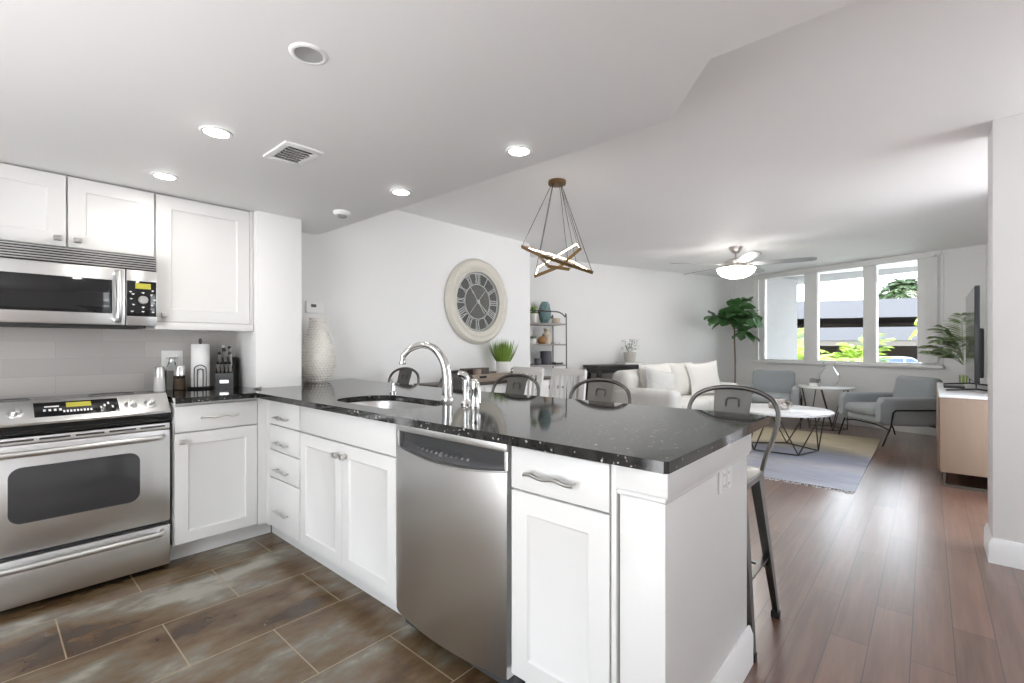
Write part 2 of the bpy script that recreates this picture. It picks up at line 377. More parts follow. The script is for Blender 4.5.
    def pillow(s, w, h, t_, M, n=14, pinch=0.06):
        """a soft cushion in the local XZ plane, thickness along Y"""
        t = bmesh.new(); g = {}
        for sd in (1, -1):
            for i in range(n + 1):
                for j in range(n + 1):
                    x = -1 + 2 * i / n; z = -1 + 2 * j / n
                    edge = i in (0, n) or j in (0, n)
                    if edge and sd == -1: g[sd, i, j] = g[1, i, j]; continue
                    th = ((1 - abs(x) ** 2.6) * (1 - abs(z) ** 2.6)) ** 0.5
                    px = x * (1 - pinch * (1 - z * z)); pz = z * (1 - pinch * (1 - x * x))
                    g[sd, i, j] = t.verts.new((px * w / 2, sd * th * t_ / 2, pz * h / 2))
            for i in range(n):
                for j in range(n):
                    q = [g[sd, i, j], g[sd, i + 1, j], g[sd, i + 1, j + 1], g[sd, i, j + 1]]
                    t.faces.new(q if sd == 1 else q[::-1])
        bmesh.ops.recalc_face_normals(t, faces=t.faces[:])
        t.transform(M); s._merge(t); return s
    def shaker(s, w, h, t_=0.02, rail=0.062, dep=0.008, slope=0.010, bev=0.002):
        """a door of width w and height h: front at y=0 facing -Y, x in 0..w, z in 0..h, recessed centre panel"""
        t = bmesh.new()
        def loop(i, y): return [t.verts.new((x, y, z)) for x, z in ((i, i), (w - i, i), (w - i, h - i), (i, h - i))]
        Ls = [loop(0, t_), loop(0, bev), loop(bev, 0), loop(rail, 0), loop(rail + 0.003, 0.003), loop(rail + slope, dep), ]
        for a, b in zip(Ls, Ls[1:]):
            for k in range(4): t.faces.new((a[k], a[(k + 1) % 4], b[(k + 1) % 4], b[k]))
        t.faces.new(Ls[-1]); t.faces.new(Ls[0][::-1])
        bmesh.ops.recalc_face_normals(t, faces=t.faces[:])
        s._merge(t); return s
    def leaf(s, base, d, up, L, W, bend=0.25, shape='fig', n=5):
        """one leaf: a folded, bent strip"""
        d = Vector(d).normalized(); up = Vector(up); a = d.cross(up)
        if a.length < 1e-4: a = d.cross(Vector((1, 0, 0.2)))
        a.normalize(); nn = a.cross(d).normalized(); base = Vector(base)
        prof = {'fig': (0.06, 0.5, 0.72, 0.95, 0.9, 0.15), 'blade': (0.8, 1, 0.9, 0.7, 0.4, 0.03), 'lance': (0.12, 0.8, 1.0, 0.8, 0.45, 0.03)}[shape]
        t = s.bm; rows = []
        for i in range(n + 1):
            u = i / n; c = base + d * L * u - nn * (bend * L * u * u)
            wv = W * 0.5 * prof[round(u * 5)]
            rows.append([t.verts.new(s.M @ (c - a * wv + nn * wv * 0.3)), t.verts.new(s.M @ c), t.verts.new(s.M @ (c + a * wv + nn * wv * 0.3))])
        for p, q in zip(rows, rows[1:]):
            t.faces.new((p[0], p[1], q[1], q[0])); t.faces.new((p[1], p[2], q[2], q[1]))
        return s
    def build(s, name, mat, parent=None, label=None, angle=38, smooth=True):
        me = bpy.data.meshes.new(name); s.bm.to_mesh(me); s.bm.free()
        if smooth and len(me.polygons):
            me.polygons.foreach_set('use_smooth', [True] * len(me.polygons))
            me.set_sharp_from_angle(angle=R(angle))
        me.materials.append(mat)
        o = bpy.data.objects.new(name, me); COL.objects.link(o)
        if parent is not None: o.parent = parent
        if label: o['label'] = label
        return o

def catmull(P, k, r, closed):
    N = len(P); rr = r if isinstance(r, (list, tuple)) else [r] * N
    out = []; ro = []
    for i in range(N if closed else N - 1):
        if closed: p = [P[(i + j) % N] for j in (-1, 0, 1, 2)]
        else: p = [P[max(i - 1, 0)], P[i], P[i + 1], P[min(i + 2, N - 1)]]
        for q in range(k):
            t = q / k
            out.append(0.5 * ((2 * p[1]) + (p[2] - p[0]) * t + (2 * p[0] - 5 * p[1] + 4 * p[2] - p[3]) * t * t + (3 * p[1] - p[0] - 3 * p[2] + p[3]) * t ** 3))
            ro.append(rr[i] * (1 - t) + rr[(i + 1) % N] * t)
    if not closed: out.append(P[-1]); ro.append(rr[-1])
    return out, ro

def tag(o, label, cat, group=None):
    o['label'] = label; o['category'] = cat
    if group: o['group'] = group
    return o
def thing(name, label, cat, loc=(0, 0, 0), rz=0.0, group=None):
    o = bpy.data.objects.new(name, None); COL.objects.link(o); o.empty_display_size = 0.1
    o.location = loc; o.rotation_euler = (0, 0, rz)
    return tag(o, label, cat, group)
def wmb(root):
    """builder that takes world coordinates and stores them in root's space"""
    return MB((Matrix.Translation(root.location) @ Matrix.Rotation(root.rotation_euler.z, 4, 'Z')).inverted())
def struct(o):
    o['kind'] = 'structure'; return o
def copy_tree(o, parent=None):
    c = o.copy(); COL.objects.link(c); c.parent = parent
    for ch in o.children: copy_tree(ch, c)
    return c
def TR(x, y, z, rz=0): return Matrix.Translation((x, y, z)) @ Matrix.Rotation(rz, 4, 'Z')
def rrect(x0, x1, y0, y1, r, n=6):
    out = []
    for cx, cy, a in ((x1 - r, y0 + r, -90), (x1 - r, y1 - r, 0), (x0 + r, y1 - r, 90), (x0 + r, y0 + r, 180)):
        for k in range(n + 1): out.append((cx + r * math.cos(R(a + 90 * k / n)), cy + r * math.sin(R(a + 90 * k / n))))
    return out

# ------------------------------------------------------------------ the room
XW = -3.66                     # left wall (kitchen and dining side)
WO = Vector((0.111, 8.343, 0)) # a point of the window wall
WE = Vector((-0.943, 0.334, 0)); WN = Vector((0.334, 0.943, 0))
QC = WO + WE * 2.99            # corner of window wall and sofa wall
def ws(s, n, z=0): return WO + WE * s + WN * n + Vector((0, 0, z))
WA = math.atan2(0.334, -0.943)
WM = Matrix.Translation(WO) @ Matrix(((WE.x, WN.x, 0, 0), (WE.y, WN.y, 0, 0), (0, 0, 1, 0), (0, 0, 0, 1)))  # x along wall to the left, y outwards

struct(MB().box(-5.6, 1.9, -1.7, 2.6, -0.12, -0.004).box(-5.6, 4.0, 2.6, 9.9, -0.12, -0.004).prism([(-0.51, -1.7), (1.9, -1.7), (1.9, 2.6), (4.0, 2.6), (4.0, 9.9), (-5.6, 9.9), (-5.6, 1.30), (-0.51, 1.30)], -0.01, 0.0).build('floor', WOOD))  # right wing beyond the wall is unseen, added to block light from below
struct(MB().prism([(XW, -1.7), (-0.51, -1.7), (-0.51, 1.30), (XW, 1.30)], -0.003, 0.0).build('floor_kitchen', TILE))
struct(MB().box(-5.6, 0.7, 1.2, 9.75, 2.44, 2.60).box(0.7, 2.05, 1.2, 4.0, 2.44, 2.60).build('ceiling', CEIL))
struct(MB().prism([(XW - 0.5, -1.85), (2.05, -1.85), (2.05, 1.495), (-0.506, 1.495), (-0.76, 1.80), (XW - 0.5, 1.80)], 2.08, 2.60, 0.004).build('ceiling_kitchen', CEIL))
struct(MB().box(-5.4, XW, -1.7, 4.47, 0, 2.44).build('wall_left', WHITE_WALL))
struct(MB().box(XW, XW + 0.008, -1.2, 1.2, 0.90, 1.36).build('trim_1', SPLASH))      # tiled backsplash
struct(MB().box(XW, -3.30, 1.2, 1.50, 0.0, 2.085, 0.003).build('wall_column', WHITE_WALL))
# sofa wall: square to the window wall
mb = MB(WM); mb.box(2.99, 3.14, -5.6, 0.15, 0, 2.44); struct(mb.build('wall_sofa', WHITE_WALL))
# window wall with its opening
mb = MB(WM)
mb.box(-0.75, 0.0, 0, 0.16, 0, 2.44); mb.box(2.58, 3.14, 0, 0.16, 0, 2.44); mb.box(0.0, 2.58, 0, 0.16, 0, 0.90); mb.box(0, 2.58, 0, 0.16, 2.42, 2.44)
struct(mb.build('wall_window', WHITE_WALL))
struct(MB().box(0.53, 0.66, 5.36, 8.2, 0, 2.44).build('wall_right', WHITE_WALL))  # near end left open, unseen, to let extra daylight into the living room
struct(MB().box(XW, -1.85, -1.85, -1.7, 0, 2.44).box(-0.1, 2.05, -1.85, -1.7, 0, 2.44).build('wall_back_added', WHITE_WALL))  # unseen; added with a gap to cut the daylight from behind the camera
struct(MB().box(1.9, 2.05, -1.7, 2.95, 0, 2.44).build('wall_hall_added', WHITE_WALL))  # unseen; added to hold back sky light from the right, gap lets some in
struct(MB().box(0.263, 1.9, 3.70, 3.98, 0, 2.44, 0.004).build('wall_stub', WHITE_WALL))
# baseboards
def bb_profile(mb, M, L, h=0.135, t=0.016):
    sv = mb.M; mb.M = mb.M @ M
    ring = [(0, 0), (t, 0), (t, h - 0.03), (t * 0.55, h - 0.008), (t * 0.4, h), (0, h)]
    mb.loft([[(0, -y, z) for y, z in ring], [(L, -y, z) for y, z in ring]])
    mb.M = sv
mb = MB(WM); bb_profile(mb, Matrix.Identity(4), 2.99); bb_profile(mb, Matrix.Translation((-0.42, 0, 0)), 0.42); struct(mb.build('baseboard_window', TRIMW))
mb = MB(WM); bb_profile(mb, TR(2.99, 0.0, 0, R(-90)), 5.4); struct(mb.build('baseboard_sofa', TRIMW))
mb = MB(); bb_profile(mb, TR(0.263, 3.70, 0), 1.63); bb_profile(mb, TR(0.263, 3.98, 0, R(-90)), 0.296); struct(mb.build('baseboard_stub', TRIMW))
mb = MB(); bb_profile(mb, TR(0.53, 8.1, 0, R(-90)), 2.7); struct(mb.build('baseboard_right', TRIMW))
mb = MB(); bb_profile(mb, TR(XW, 1.52, 0, R(90)), 2.95); struct(mb.build('baseboard_left', TRIMW))

# the window: casing, sashes, panes, blinds
win = bpy.data.objects.new('window_1', None); COL.objects.link(win); struct(win)
def wpart(f, name, mat, parent=win):
    b = MB(WM); f(b); return b.build(name, mat, parent)
def casing(b):
    b.box(-0.02, 2.60, -0.045, 0.0, 2.385, 2.439, 0.004)       # head casing
    b.box(2.52, 2.60, -0.02, 0.0, 0.93, 2.385, 0.004); b.box(-0.035, 0.03, -0.02, 0.0, 0.93, 2.385, 0.004)
def sill(b): b.box(-0.05, 2.61, -0.05, 0.0, 0.888, 0.93, 0.006)
def frame(b):
    for s0, s1 in ((2.43, 2.53), (1.545, 1.745), (0.735, 0.895), (0.02, 0.19)): b.box(s0, s1, 0.015, 0.10, 0.93, 2.385, 0.004)
    b.box(0.02, 2.53, 0.015, 0.10, 2.36, 2.42, 0.004); b.box(0.02, 2.53, 0.015, 0.10, 0.90, 0.955, 0.004)
wpart(casing, 'window_casing', TRIMW); wpart(sill, 'window_sill', TRIMW); wpart(frame, 'window_frame', TRIMW)
for s0, s1 in ((1.735, 2.44), (0.885, 1.555), (0.18, 0.745)):
    wpart(lambda b: b.box(s0, s1, 0.05, 0.056, 0.95, 2.365), 'window_pane', PANE)
bl = thing('vertical_blind', 'stack of white vertical blind slats drawn to the right end of the window', 'blind', ws(0.1, -0.03, 0.95), 0)
mb = wmb(bl); mb.M = mb.M @ WM
for k in range(9):
    s = 0.045 + 0.0175 * k
    sv = mb.M; mb.M = mb.M @ TR(s, -0.048, 0, R(14 + random.uniform(-3, 3))); mb.box(-0.04, 0.04, -0.0012, 0.0012, 0.965, 2.36); mb.M = sv
mb.build('slat', BLIND, bl)
mb = wmb(bl); mb.M = mb.M @ WM; mb.box(0.03, 2.5, -0.075, -0.046, 2.361, 2.3845, 0.003); mb.build('headrail', TRIMW, bl)

# ------------------------------------------------------------------ cabinet fittings
def wavy_pull(root_part, M, L=0.17):
    b = MB(M)
    pts = [(-L / 2 + L * k / 24, -0.026, 0.0032 * math.sin(k / 24 * math.pi * 4)) for k in range(25)]
    b.tube(pts, 0.0065, 8)
    for sx in (-1, 1): b.tube([(sx * L * 0.42, 0, 0.0032 * math.sin((0.5 + sx * 0.42) * math.pi * 4)), (sx * L * 0.42, -0.026, 0.0032 * math.sin((0.5 + sx * 0.42) * math.pi * 4))], 0.005, 8)
    return b.build('handle', NICKEL, root_part)
def knob(root_part, M):
    b = MB(M)
    b.lathe([(0.006, 0), (0.006, 0.014), (0.011, 0.016)], n=14, axis='Y')
    b.M = M @ Matrix.Rotation(R(180), 4, 'Z'); b.lathe([(0.006, -0.001), (0.006, 0.015)], n=14, axis='Y')
    b.M = M; b.box(-0.0155, 0.0155, -0.032, -0.014, -0.014, 0.014, 0.005, 3)
    for k in (-1, 0, 1): b.box(-0.0145, 0.0145, -0.0345, -0.030, k * 0.007 - 0.0015, k * 0.007 + 0.0015, 0.001, 1)
    return b.build('knob', NICKEL, root_part)
def slab_front(b, w, h, t=0.02): b.box(0, w, 0, t, 0, h, 0.003, 2)

YF = 1.165      # cabinet fronts of the peninsula (front plane of doors)
XF = -3.05      # fronts of the range run
UF = -3.335     # fronts of the upper cabinets
MPY = Matrix.Identity(4)
def MX(y, z, x=XF): return TR(x, y, z, R(90))     # local -Y looks to +X, local x runs to +Y

# base cabinet right of the range
c = thing('base_cabinet', 'white base cabinet between the stove and the corner, one drawer over one door', 'cabinet', (-3.36, 0.91, 0))
b = wmb(c); b.box(-3.645, -3.072, 0.694, 1.14, 0.105, 0.883).box(-3.10, -3.053, 1.119, 1.187, 0.105, 0.883); b.build('carcass', CAB, c)
b = wmb(c); b.box(-3.64, -3.155, 0.694, 1.195, 0.0, 0.104).box(-3.29, -3.155, 1.195, 1.235, 0.0, 0.104); b.build('toe_kick', CAB, c)
b = wmb(c); b.M = b.M @ MX(0.698, 0.722); slab_front(b, 0.418, 0.142); d = b.build('drawer', CAB, c)
wavy_pull(d, wmb(c).M @ MX(0.91, 0.793), 0.19)
b = wmb(c); b.M = b.M @ MX(0.698, 0.112); b.shaker(0.418, 0.602); d = b.build('door', CAB, c)
knob(d, wmb(c).M @ MX(0.728, 0.672))

# drawer stack in the corner
c = thing('drawer_cabinet', 'white corner cabinet with four drawers left of the sink cabinet', 'cabinet', (-2.8, 1.45, 0))
b = wmb(c); b.box(-3.045, -2.59, 1.187, 1.76, 0.105, 0.883).box(-3.052, -2.998, 1.167, 1.187, 0.105, 0.883); b.build('carcass', CAB, c)
b = wmb(c); b.box(-3.15, -2.59, 1.24, 1.74, 0, 0.104); b.build('toe_kick', CAB, c)
for z0, z1, hz in ((0.725, 0.864, 0.772), (0.572, 0.719, 0.622), (0.408, 0.566, 0.464), (0.112, 0.402, 0.223)):
    b = wmb(c); b.M = b.M @ TR(-2.995, YF, z0); slab_front(b, 0.402, z1 - z0); d = b.build('drawer', CAB, c)
    wavy_pull(d, wmb(c).M @ TR(-2.80, YF, hz), 0.16)

# sink cabinet
c = thing('sink_cabinet', 'white double-door cabinet with a plain false front, under the sink', 'cabinet', (-2.13, 1.45, 0))
b = wmb(c); b.box(-2.586, -2.40, 1.187, 1.76, 0.105, 0.883).box(-2.40, -1.682, 1.187, 1.76, 0.105, 0.66); b.box(-2.40, -1.682, 1.187, 1.195, 0.66, 0.868); b.build('carcass', CAB, c)
b = wmb(c); b.box(-2.586, -1.682, 1.24, 1.74, 0, 0.104); b.build('toe_kick', CAB, c)
b = wmb(c); b.M = b.M @ TR(-2.582, YF, 0.725); slab_front(b, 0.895, 0.139); b.build('false_front', CAB, c)
for x0, kx in ((-2.582, -2.155), (-2.132, -2.105)):
    b = wmb(c); b.M = b.M @ TR(x0, YF, 0.112); b.shaker(0.446, 0.606); d = b.build('door', CAB, c)
    knob(d, wmb(c).M @ TR(kx - (0.005 if kx < -2.13 else -0.012), YF, 0.664))

# end cabinet
c = thing('end_cabinet', 'white base cabinet at the peninsula end, right of the dishwasher', 'cabinet', (-0.84, 1.45, 0))
b = wmb(c); b.box(-1.036, -0.648, 1.187, 1.76, 0.105, 0.883).box(-0.664, -0.648, 1.168, 1.2, 0.0, 0.883, 0.002); b.build('carcass', CAB, c)
b = wmb(c); b.box(-1.036, -0.648, 1.24, 1.74, 0, 0.104); b.build('toe_kick', CAB, c)
b = wmb(c); b.M = b.M @ TR(-1.034, YF, 0.727); slab_front(b, 0.366, 0.137); d = b.build('drawer', CAB, c)
wavy_pull(d, wmb(c).M @ TR(-0.865, YF, 0.788), 0.19)
b = wmb(c); b.M = b.M @ TR(-1.034, YF, 0.112); b.shaker(0.366, 0.609, rail=0.068); b.build('door', CAB, c)

# end panel (knee wall) of the peninsula
c = thing('peninsula_end_panel', 'white panelled knee wall closing the peninsula end and back, with apron moulding', 'panel', (-0.58, 1.55, 0))
b = wmb(c); b.box(-0.643, -0.511, 1.178, 1.91, 0, 0.883, 0.003).box(-3.29, -0.643, 1.78, 1.91, 0, 0.883); b.build('panel', CAB, c)
b = wmb(c); b.box(-0.647, -0.498, 1.163, 1.922, 0.80, 0.883, 0.003); b.build('apron', CAB, c)
b = wmb(c); b.tube([(-0.640, 1.166, 0.797), (-0.502, 1.166, 0.797)], 0.009, 10); b.box(-0.640, -0.503, 1.166, 1.915, 0.786, 0.80, 0.004); b.build('bead', CAB, c)
b = wmb(c); bb_profile(b, TR(-0.511, 1.165, 0, R(90)), 0.76, 0.14, 0.018); b.build('baseboard', TRIMW, c)

# countertop, sink
ct = thing('countertop', 'L-shaped black speckled granite worktop running from the stove round the peninsula', 'worktop', (-2.2, 1.55, 0.884))
b = wmb(ct)
sinkhole = rrect(-2.36, -1.712, 1.20, 1.55, 0.15, 8)
outer = [(XW + 0.01, 0.690), (-3.0, 0.690), (-3.0, 1.09), (-0.482, 1.10), (-0.472, 1.11), (-0.472, 2.09), (-0.482, 2.10), (-2.4, 2.03), (XW + 0.002, 2.09), (XW + 0.002, 1.502), (-3.297, 1.502), (-3.297, 1.198), (XW + 0.01, 1.198)]
b.prism(outer, 0.884, 0.914, holes=[sinkhole])
b.build('slab', GRANITE, ct, smooth=False)
sk = thing('kitchen_sink', 'stainless steel undermount sink bowl set in the granite', 'sink', (-2.01, 1.37, 0.68))
b = wmb(sk)
rings = []
for ins, z in ((-0.012, 0.8835), (-0.004, 0.8835), (0.0, 0.876), (0.012, 0.72), (0.05, 0.688), (0.12, 0.68)):
    rings.append([(x, y, z) for x, y in rrect(-2.36 + ins, -1.712 - ins, 1.20 + ins, 1.55 - ins, max(0.15 - ins, 0.03), 8)])
b.loft(rings, cap=False); b.bm.faces.ensure_lookup_table()
b.prism(rrect(-2.24, -1.832, 1.32, 1.43, 0.03, 8), 0.6795, 0.6805)
b.build('bowl', STEELH, sk)
b = wmb(sk); b.lathe([(0.0, 0.6806), (0.042, 0.6806), (0.042, 0.684), (0.030, 0.684), (0.02, 0.682)], (-2.01, 1.365, 0), 20, cap=False); b.build('drain', CHROME, sk)

# faucet and its companions
fc = thing('kitchen_faucet', 'chrome gooseneck faucet behind the sink', 'faucet', (-1.86, 1.60, 0.914))
b = wmb(fc)
b.lathe([(0.034, 0.9145), (0.034, 0.920), (0.026, 0.932), (0.024, 0.95)], (-1.86, 1.60, 0), 20)
b.build('base', CHROME, fc)
b = wmb(fc)
b.tube([(-1.86, 1.60, 0.94), (-1.862, 1.598, 1.03), (-1.875, 1.588, 1.11), (-1.92, 1.565, 1.178), (-1.985, 1.535, 1.198), (-2.05, 1.507, 1.178), (-2.09, 1.489, 1.142)],
       [0.028, 0.026, 0.022, 0.019, 0.017, 0.0165, 0.0165], 14, smooth=6)
b.build('spout', CHROME, fc)
b = wmb(fc); b.tube([(-2.088, 1.49, 1.147), (-2.093, 1.488, 1.105)], 0.0145, 12).lathe([(0.017, 1.095), (0.019, 1.10), (0.015, 1.118)], (-2.093, 1.488, 0), 14); b.build('aerator', CHROME, fc)
sp = thing('side_sprayer', 'tall chrome side sprayer standing right of the faucet', 'sprayer', (-1.655, 1.54, 0.914))
b = wmb(sp); b.lathe([(0.026, 0.9145), (0.026, 0.922), (0.018, 0.932), (0.0155, 0.95), (0.0155, 1.0)], (-1.655, 1.54, 0), 18); b.build('base', CHROME, sp)
b = wmb(sp); b.tube([(-1.655, 1.54, 1.0), (-1.655, 1.54, 1.035), (-1.662, 1.53, 1.055), (-1.68, 1.51, 1.062)], [0.0165, 0.0175, 0.018, 0.014], 14, smooth=4); b.build('spray_head', CHROME, sp)
fh = thing('faucet_lever', 'chrome single-lever faucet handle beside the side sprayer', 'faucet handle', (-1.565, 1.51, 0.914))
b = wmb(fh); b.lathe([(0.025, 0.9145), (0.025, 0.922), (0.019, 0.935), (0.019, 0.985), (0.021, 0.99), (0.021, 1.025), (0.012, 1.042)], (-1.565, 1.51, 0), 18); b.build('body', CHROME, fh)
b = wmb(fh); b.tube([(-1.565, 1.51, 1.03), (-1.548, 1.50, 1.035), (-1.518, 1.487, 1.02), (-1.505, 1.482, 0.975), (-1.503, 1.48, 0.94)], [0.011, 0.009, 0.007, 0.006, 0.007], 10, smooth=5); b.build('lever', CHROME, fh)
sd = thing('soap_dispenser', 'small chrome soap dispenser pump behind the sink', 'soap dispenser', (-2.36, 1.615, 0.914))
b = wmb(sd); b.lathe([(0.022, 0.9145), (0.022, 0.922), (0.013, 0.93), (0.012, 0.955)], (-2.36, 1.615, 0), 18); b.build('base', CHROME, sd)
b = wmb(sd); b.lathe([(0.009, 0.955), (0.009, 0.975), (0.017, 0.977), (0.018, 0.995), (0.008, 1.0)], (-2.36, 1.615, 0), 16).tube([(-2.36, 1.615, 0.988), (-2.335, 1.59, 0.992), (-2.32, 1.575, 0.983)], 0.005, 8); b.build('pump', CHROME, sd)

# ------------------------------------------------------------------ dishwasher
dw = thing('dishwasher', 'stainless steel dishwasher with a bowed front between two white cabinets', 'dishwasher', (-1.355, 1.45, 0))
DX0, DX1 = -1.672, -1.044
def dw_x(t): return DX0 + 0.004 + (DX1 - DX0 - 0.008) * t
b = wmb(dw); b.box(DX0 + 0.006, DX1 - 0.006, 1.20, 1.76, 0.02, 0.88); b.build('tub', GREYP, dw)
b = wmb(dw); b.box(DX0 + 0.004, DX1 - 0.004, 1.155, 1.20, 0.842, 0.881, 0.003).box(DX0 + 0.003, DX0 + 0.018, 1.16, 1.20, 0.70, 0.842, 0.002).box(DX1 - 0.018, DX1 - 0.003, 1.16, 1.20, 0.70, 0.842, 0.002); b.build('trim', STEEL, dw)
def bow(t, z): return 1.158 - 0.032 * math.sin(math.pi * t) ** 0.85
N = 24
rings = []
for zi, (z, dz) in enumerate(((0.085, 0), (0.095, 0), (0.74, 0), (0.775, 0))):
    ring = []
    for k in range(N + 1):
        t = k / N; zz = z if z < 0.5 else z - (0.022 * math.sin(math.pi * t) if z > 0.76 else 0.03 * math.sin(math.pi * t))
        ring.append((dw_x(t), bow(t, z) + (0.004 if zi in (0,) else 0), zz))
    ring += [(dw_x(1), 1.198, z), (dw_x(0), 1.198, z)]
    rings.append(ring)
b = wmb(dw); b.loft(rings); dwd = b.build('door', STEEL, dw)
b = wmb(dw); b.tube([(dw_x(k / N), bow(k / N, 0.7) + 0.003, 0.776 - 0.022 * math.sin(math.pi * k / N)) for k in range(N + 1)], 0.0045, 8); b.build('lip', STEELH, dwd)
# sloped control panel inside the top opening
rings = []
for k in range(N + 1):
    t = k / N; t2 = 0.03 + 0.94 * t
    x = dw_x(t2); yb = bow(t2, 0.7) + 0.012; sag = 0.022 * math.sin(math.pi * t2)
    rings.append([(x, yb, 0.775 - sag), (x, yb + 0.004, 0.788 - sag), (x, 1.188, 0.803), (x, 1.188, 0.76)])
b = wmb(dw); b.loft(rings); cp = b.build('control_panel', GREYP, dw)
b = wmb(dw)
for k in range(11):
    t = 0.22 + 0.047 * k; x = dw_x(t); sag = 0.022 * math.sin(math.pi * t); yb = bow(t, 0.7) + 0.016
    y = yb + (1.188 - yb) * 0.42; z = (0.788 - sag) + (0.803 - (0.788 - sag)) * 0.42
    r = 0.011 if k == 5 else 0.006
    b.M = wmb(dw).M @ Matrix.Translation((x, y, z + 0.001)) @ Matrix.Rotation(R(40), 4, 'X'); b.lathe([(r, -0.002), (r, 0.0022), (r * 0.7, 0.003)], n=12)
b.build('buttons', STEEL, cp)
b = wmb(dw); b.box(DX0 + 0.02, DX1 - 0.02, 1.18, 1.2, 0.75, 0.842); b.build('handle_recess', SHADOWG, dw)
b = wmb(dw); b.box(DX0 + 0.03, DX1 - 0.03, 1.235, 1.26, 0.0, 0.10); b.build('toe_kick', BLACKP, dw)

# ------------------------------------------------------------------ stove
RY0, RY1 = -0.085, 0.680
st = thing('kitchen_stove', 'stainless steel slide-in electric stove with a black oven window, left of the base cabinet', 'stove', (-3.35, 0.30, 0))
b = wmb(st); b.box(-3.64, -3.085, RY0, RY1, 0.03, 0.84).box(-3.64, -3.156, RY0, RY1, 0.84, 0.895).box(-3.5, -3.16, RY0 + 0.03, RY1 - 0.03, 0, 0.03); b.build('body', GREYP, st)
b = wmb(st); b.box(-3.645, -3.13, RY0, RY1 + 0.004, 0.897, 0.917, 0.004); ctp = b.build('cooktop', BLACKG, st)
for x, y, r in ((-3.5, 0.1, 0.08), (-3.5, 0.5, 0.105), (-3.27, 0.1, 0.1), (-3.27, 0.5, 0.085)):
    b = wmb(st); b.lathe([(r, 0.9165), (r, 0.9176), (r - 0.004, 0.9176), (r - 0.004, 0.9165)], (x, y, 0), 32, cap=False)
    b.build('burner_ring', GREYP, ctp)
def rbow(y): return 0.034 * (1 - ((y - 0.2975) / 0.39) ** 2)
ys = [RY0 + (RY1 - RY0) * k / 16 for k in range(17)]
def pz(x, y): # top surface of the sloping panel
    xf = -3.045 + rbow(y); return 0.853 + (0.936 - 0.853) * (xf - x) / (xf + 3.15)
b = wmb(st); b.loft([[(-3.045 + rbow(y), y, 0.838), (-3.043 + rbow(y), y, 0.848), (-3.049 + rbow(y), y, 0.854), (-3.148, y, 0.936), (-3.155, y, 0.932), (-3.155, y, 0.838)] for y in ys]); pan = b.build('control_panel', STEEL, st)
b = wmb(st); b.loft([[(-3.049 + rbow(y), y, 0.838), (-3.05 + rbow(y) * 0.95, y, 0.82), (-3.058 + rbow(y) * 0.6, y, 0.795), (-3.075, y, 0.783), (-3.12, y, 0.783), (-3.12, y, 0.838)] for y in ys]); b.build('bullnose', BLACKG, st)
for y in (0.02, 0.106, 0.515, 0.595):
    x = -3.085 + rbow(y) * 0.45; M = wmb(st).M @ Matrix.Translation((x, y, pz(x, y))) @ Matrix.Rotation(R(37), 4, 'Y')
    b = MB(M); b.lathe([(0.027, 0), (0.027, 0.004), (0.02, 0.007), (0.0165, 0.02), (0.014, 0.023)], n=20).box(-0.018, 0.018, -0.004, 0.004, 0.018, 0.027, 0.002); b.build('knob', STEELH, pan)
def panel_strip(y0, y1, u0, u1, off, n=6):
    rs = []
    for k in range(n + 1):
        y = y0 + (y1 - y0) * k / n; xf = -3.05 + rbow(y)
        xa = xf + (-3.148 - xf) * u0; xb = xf + (-3.148 - xf) * u1
        rs.append([(xa, y, pz(xa, y) + off), (xb, y, pz(xb, y) + off), (xb, y, pz(xb, y) - 0.004), (xa, y, pz(xa, y) - 0.004)])
    return rs
b = wmb(st); b.loft(panel_strip(0.165, 0.468, 0.16, 0.86, 0.0015)); dp = b.build('touch_panel', BLACKG, pan)
b = wmb(st); b.loft(panel_strip(0.275, 0.365, 0.55, 0.78, 0.0025)); b.build('display', YELD, dp)
def tkey(*a):
    b = wmb(st); b.loft(panel_strip(*a, 0.0024, 1)); b.build('touch_key', WHITEP, dp)
for k in range(9): tkey(0.262 + k * 0.012, 0.269 + k * 0.012, 0.3, 0.4)
for k in range(4): tkey(0.195 + 0.018 * k, 0.204 + 0.018 * k, 0.40, 0.5); tkey(0.395 + 0.015 * k, 0.403 + 0.015 * k, 0.35 + 0.1 * (k % 3), 0.47 + 0.1 * (k % 3))
tkey(0.20, 0.25, 0.6, 0.66)
# vent strip, oven door, drawer
b = wmb(st); b.box(-3.075, -3.05, RY0 + 0.004, RY1 - 0.004, 0.752, 0.782, 0.003); vs_ = b.build('vent_strip', STEEL, st)
for k in range(6):
    b = wmb(st); b.box(-3.052, -3.0485, RY0 + 0.02 + 0.123 * k, RY0 + 0.125 + 0.123 * k, 0.763, 0.772, 0.001, 1); b.build('vent_slot', SHADOWG, vs_)  # raised dark strips paint the shade of open slots
b = wmb(st); b.box(-3.085, -3.04, RY0 + 0.004, RY1 - 0.004, 0.262, 0.749, 0.006); od = b.build('oven_door', STEEL, st)
b = wmb(st); b.M = b.M @ MX(0, 0, -3.0385)
b.M = b.M @ Matrix.Rotation(R(90), 4, 'X')
b.prism(rrect(0.081, 0.545, 0.40, 0.650, 0.045, 6), 0.0, 0.012, 0.001); b.build('oven_window', OVENG, od)
def bar_handle(y0, y1, z, parent, x=-3.04):
    b = wmb(st)
    b.tube([(x, y0, z), (x + 0.028, y0 + 0.012, z), (x + 0.045, y0 + 0.05, z), (x + 0.05, (y0 + y1) / 2, z), (x + 0.045, y1 - 0.05, z), (x + 0.028, y1 - 0.012, z), (x, y1, z)], 0.0145, 12, smooth=5)
    return b.build('handle', STEELH, parent)
bar_handle(-0.045, 0.642, 0.716, od)
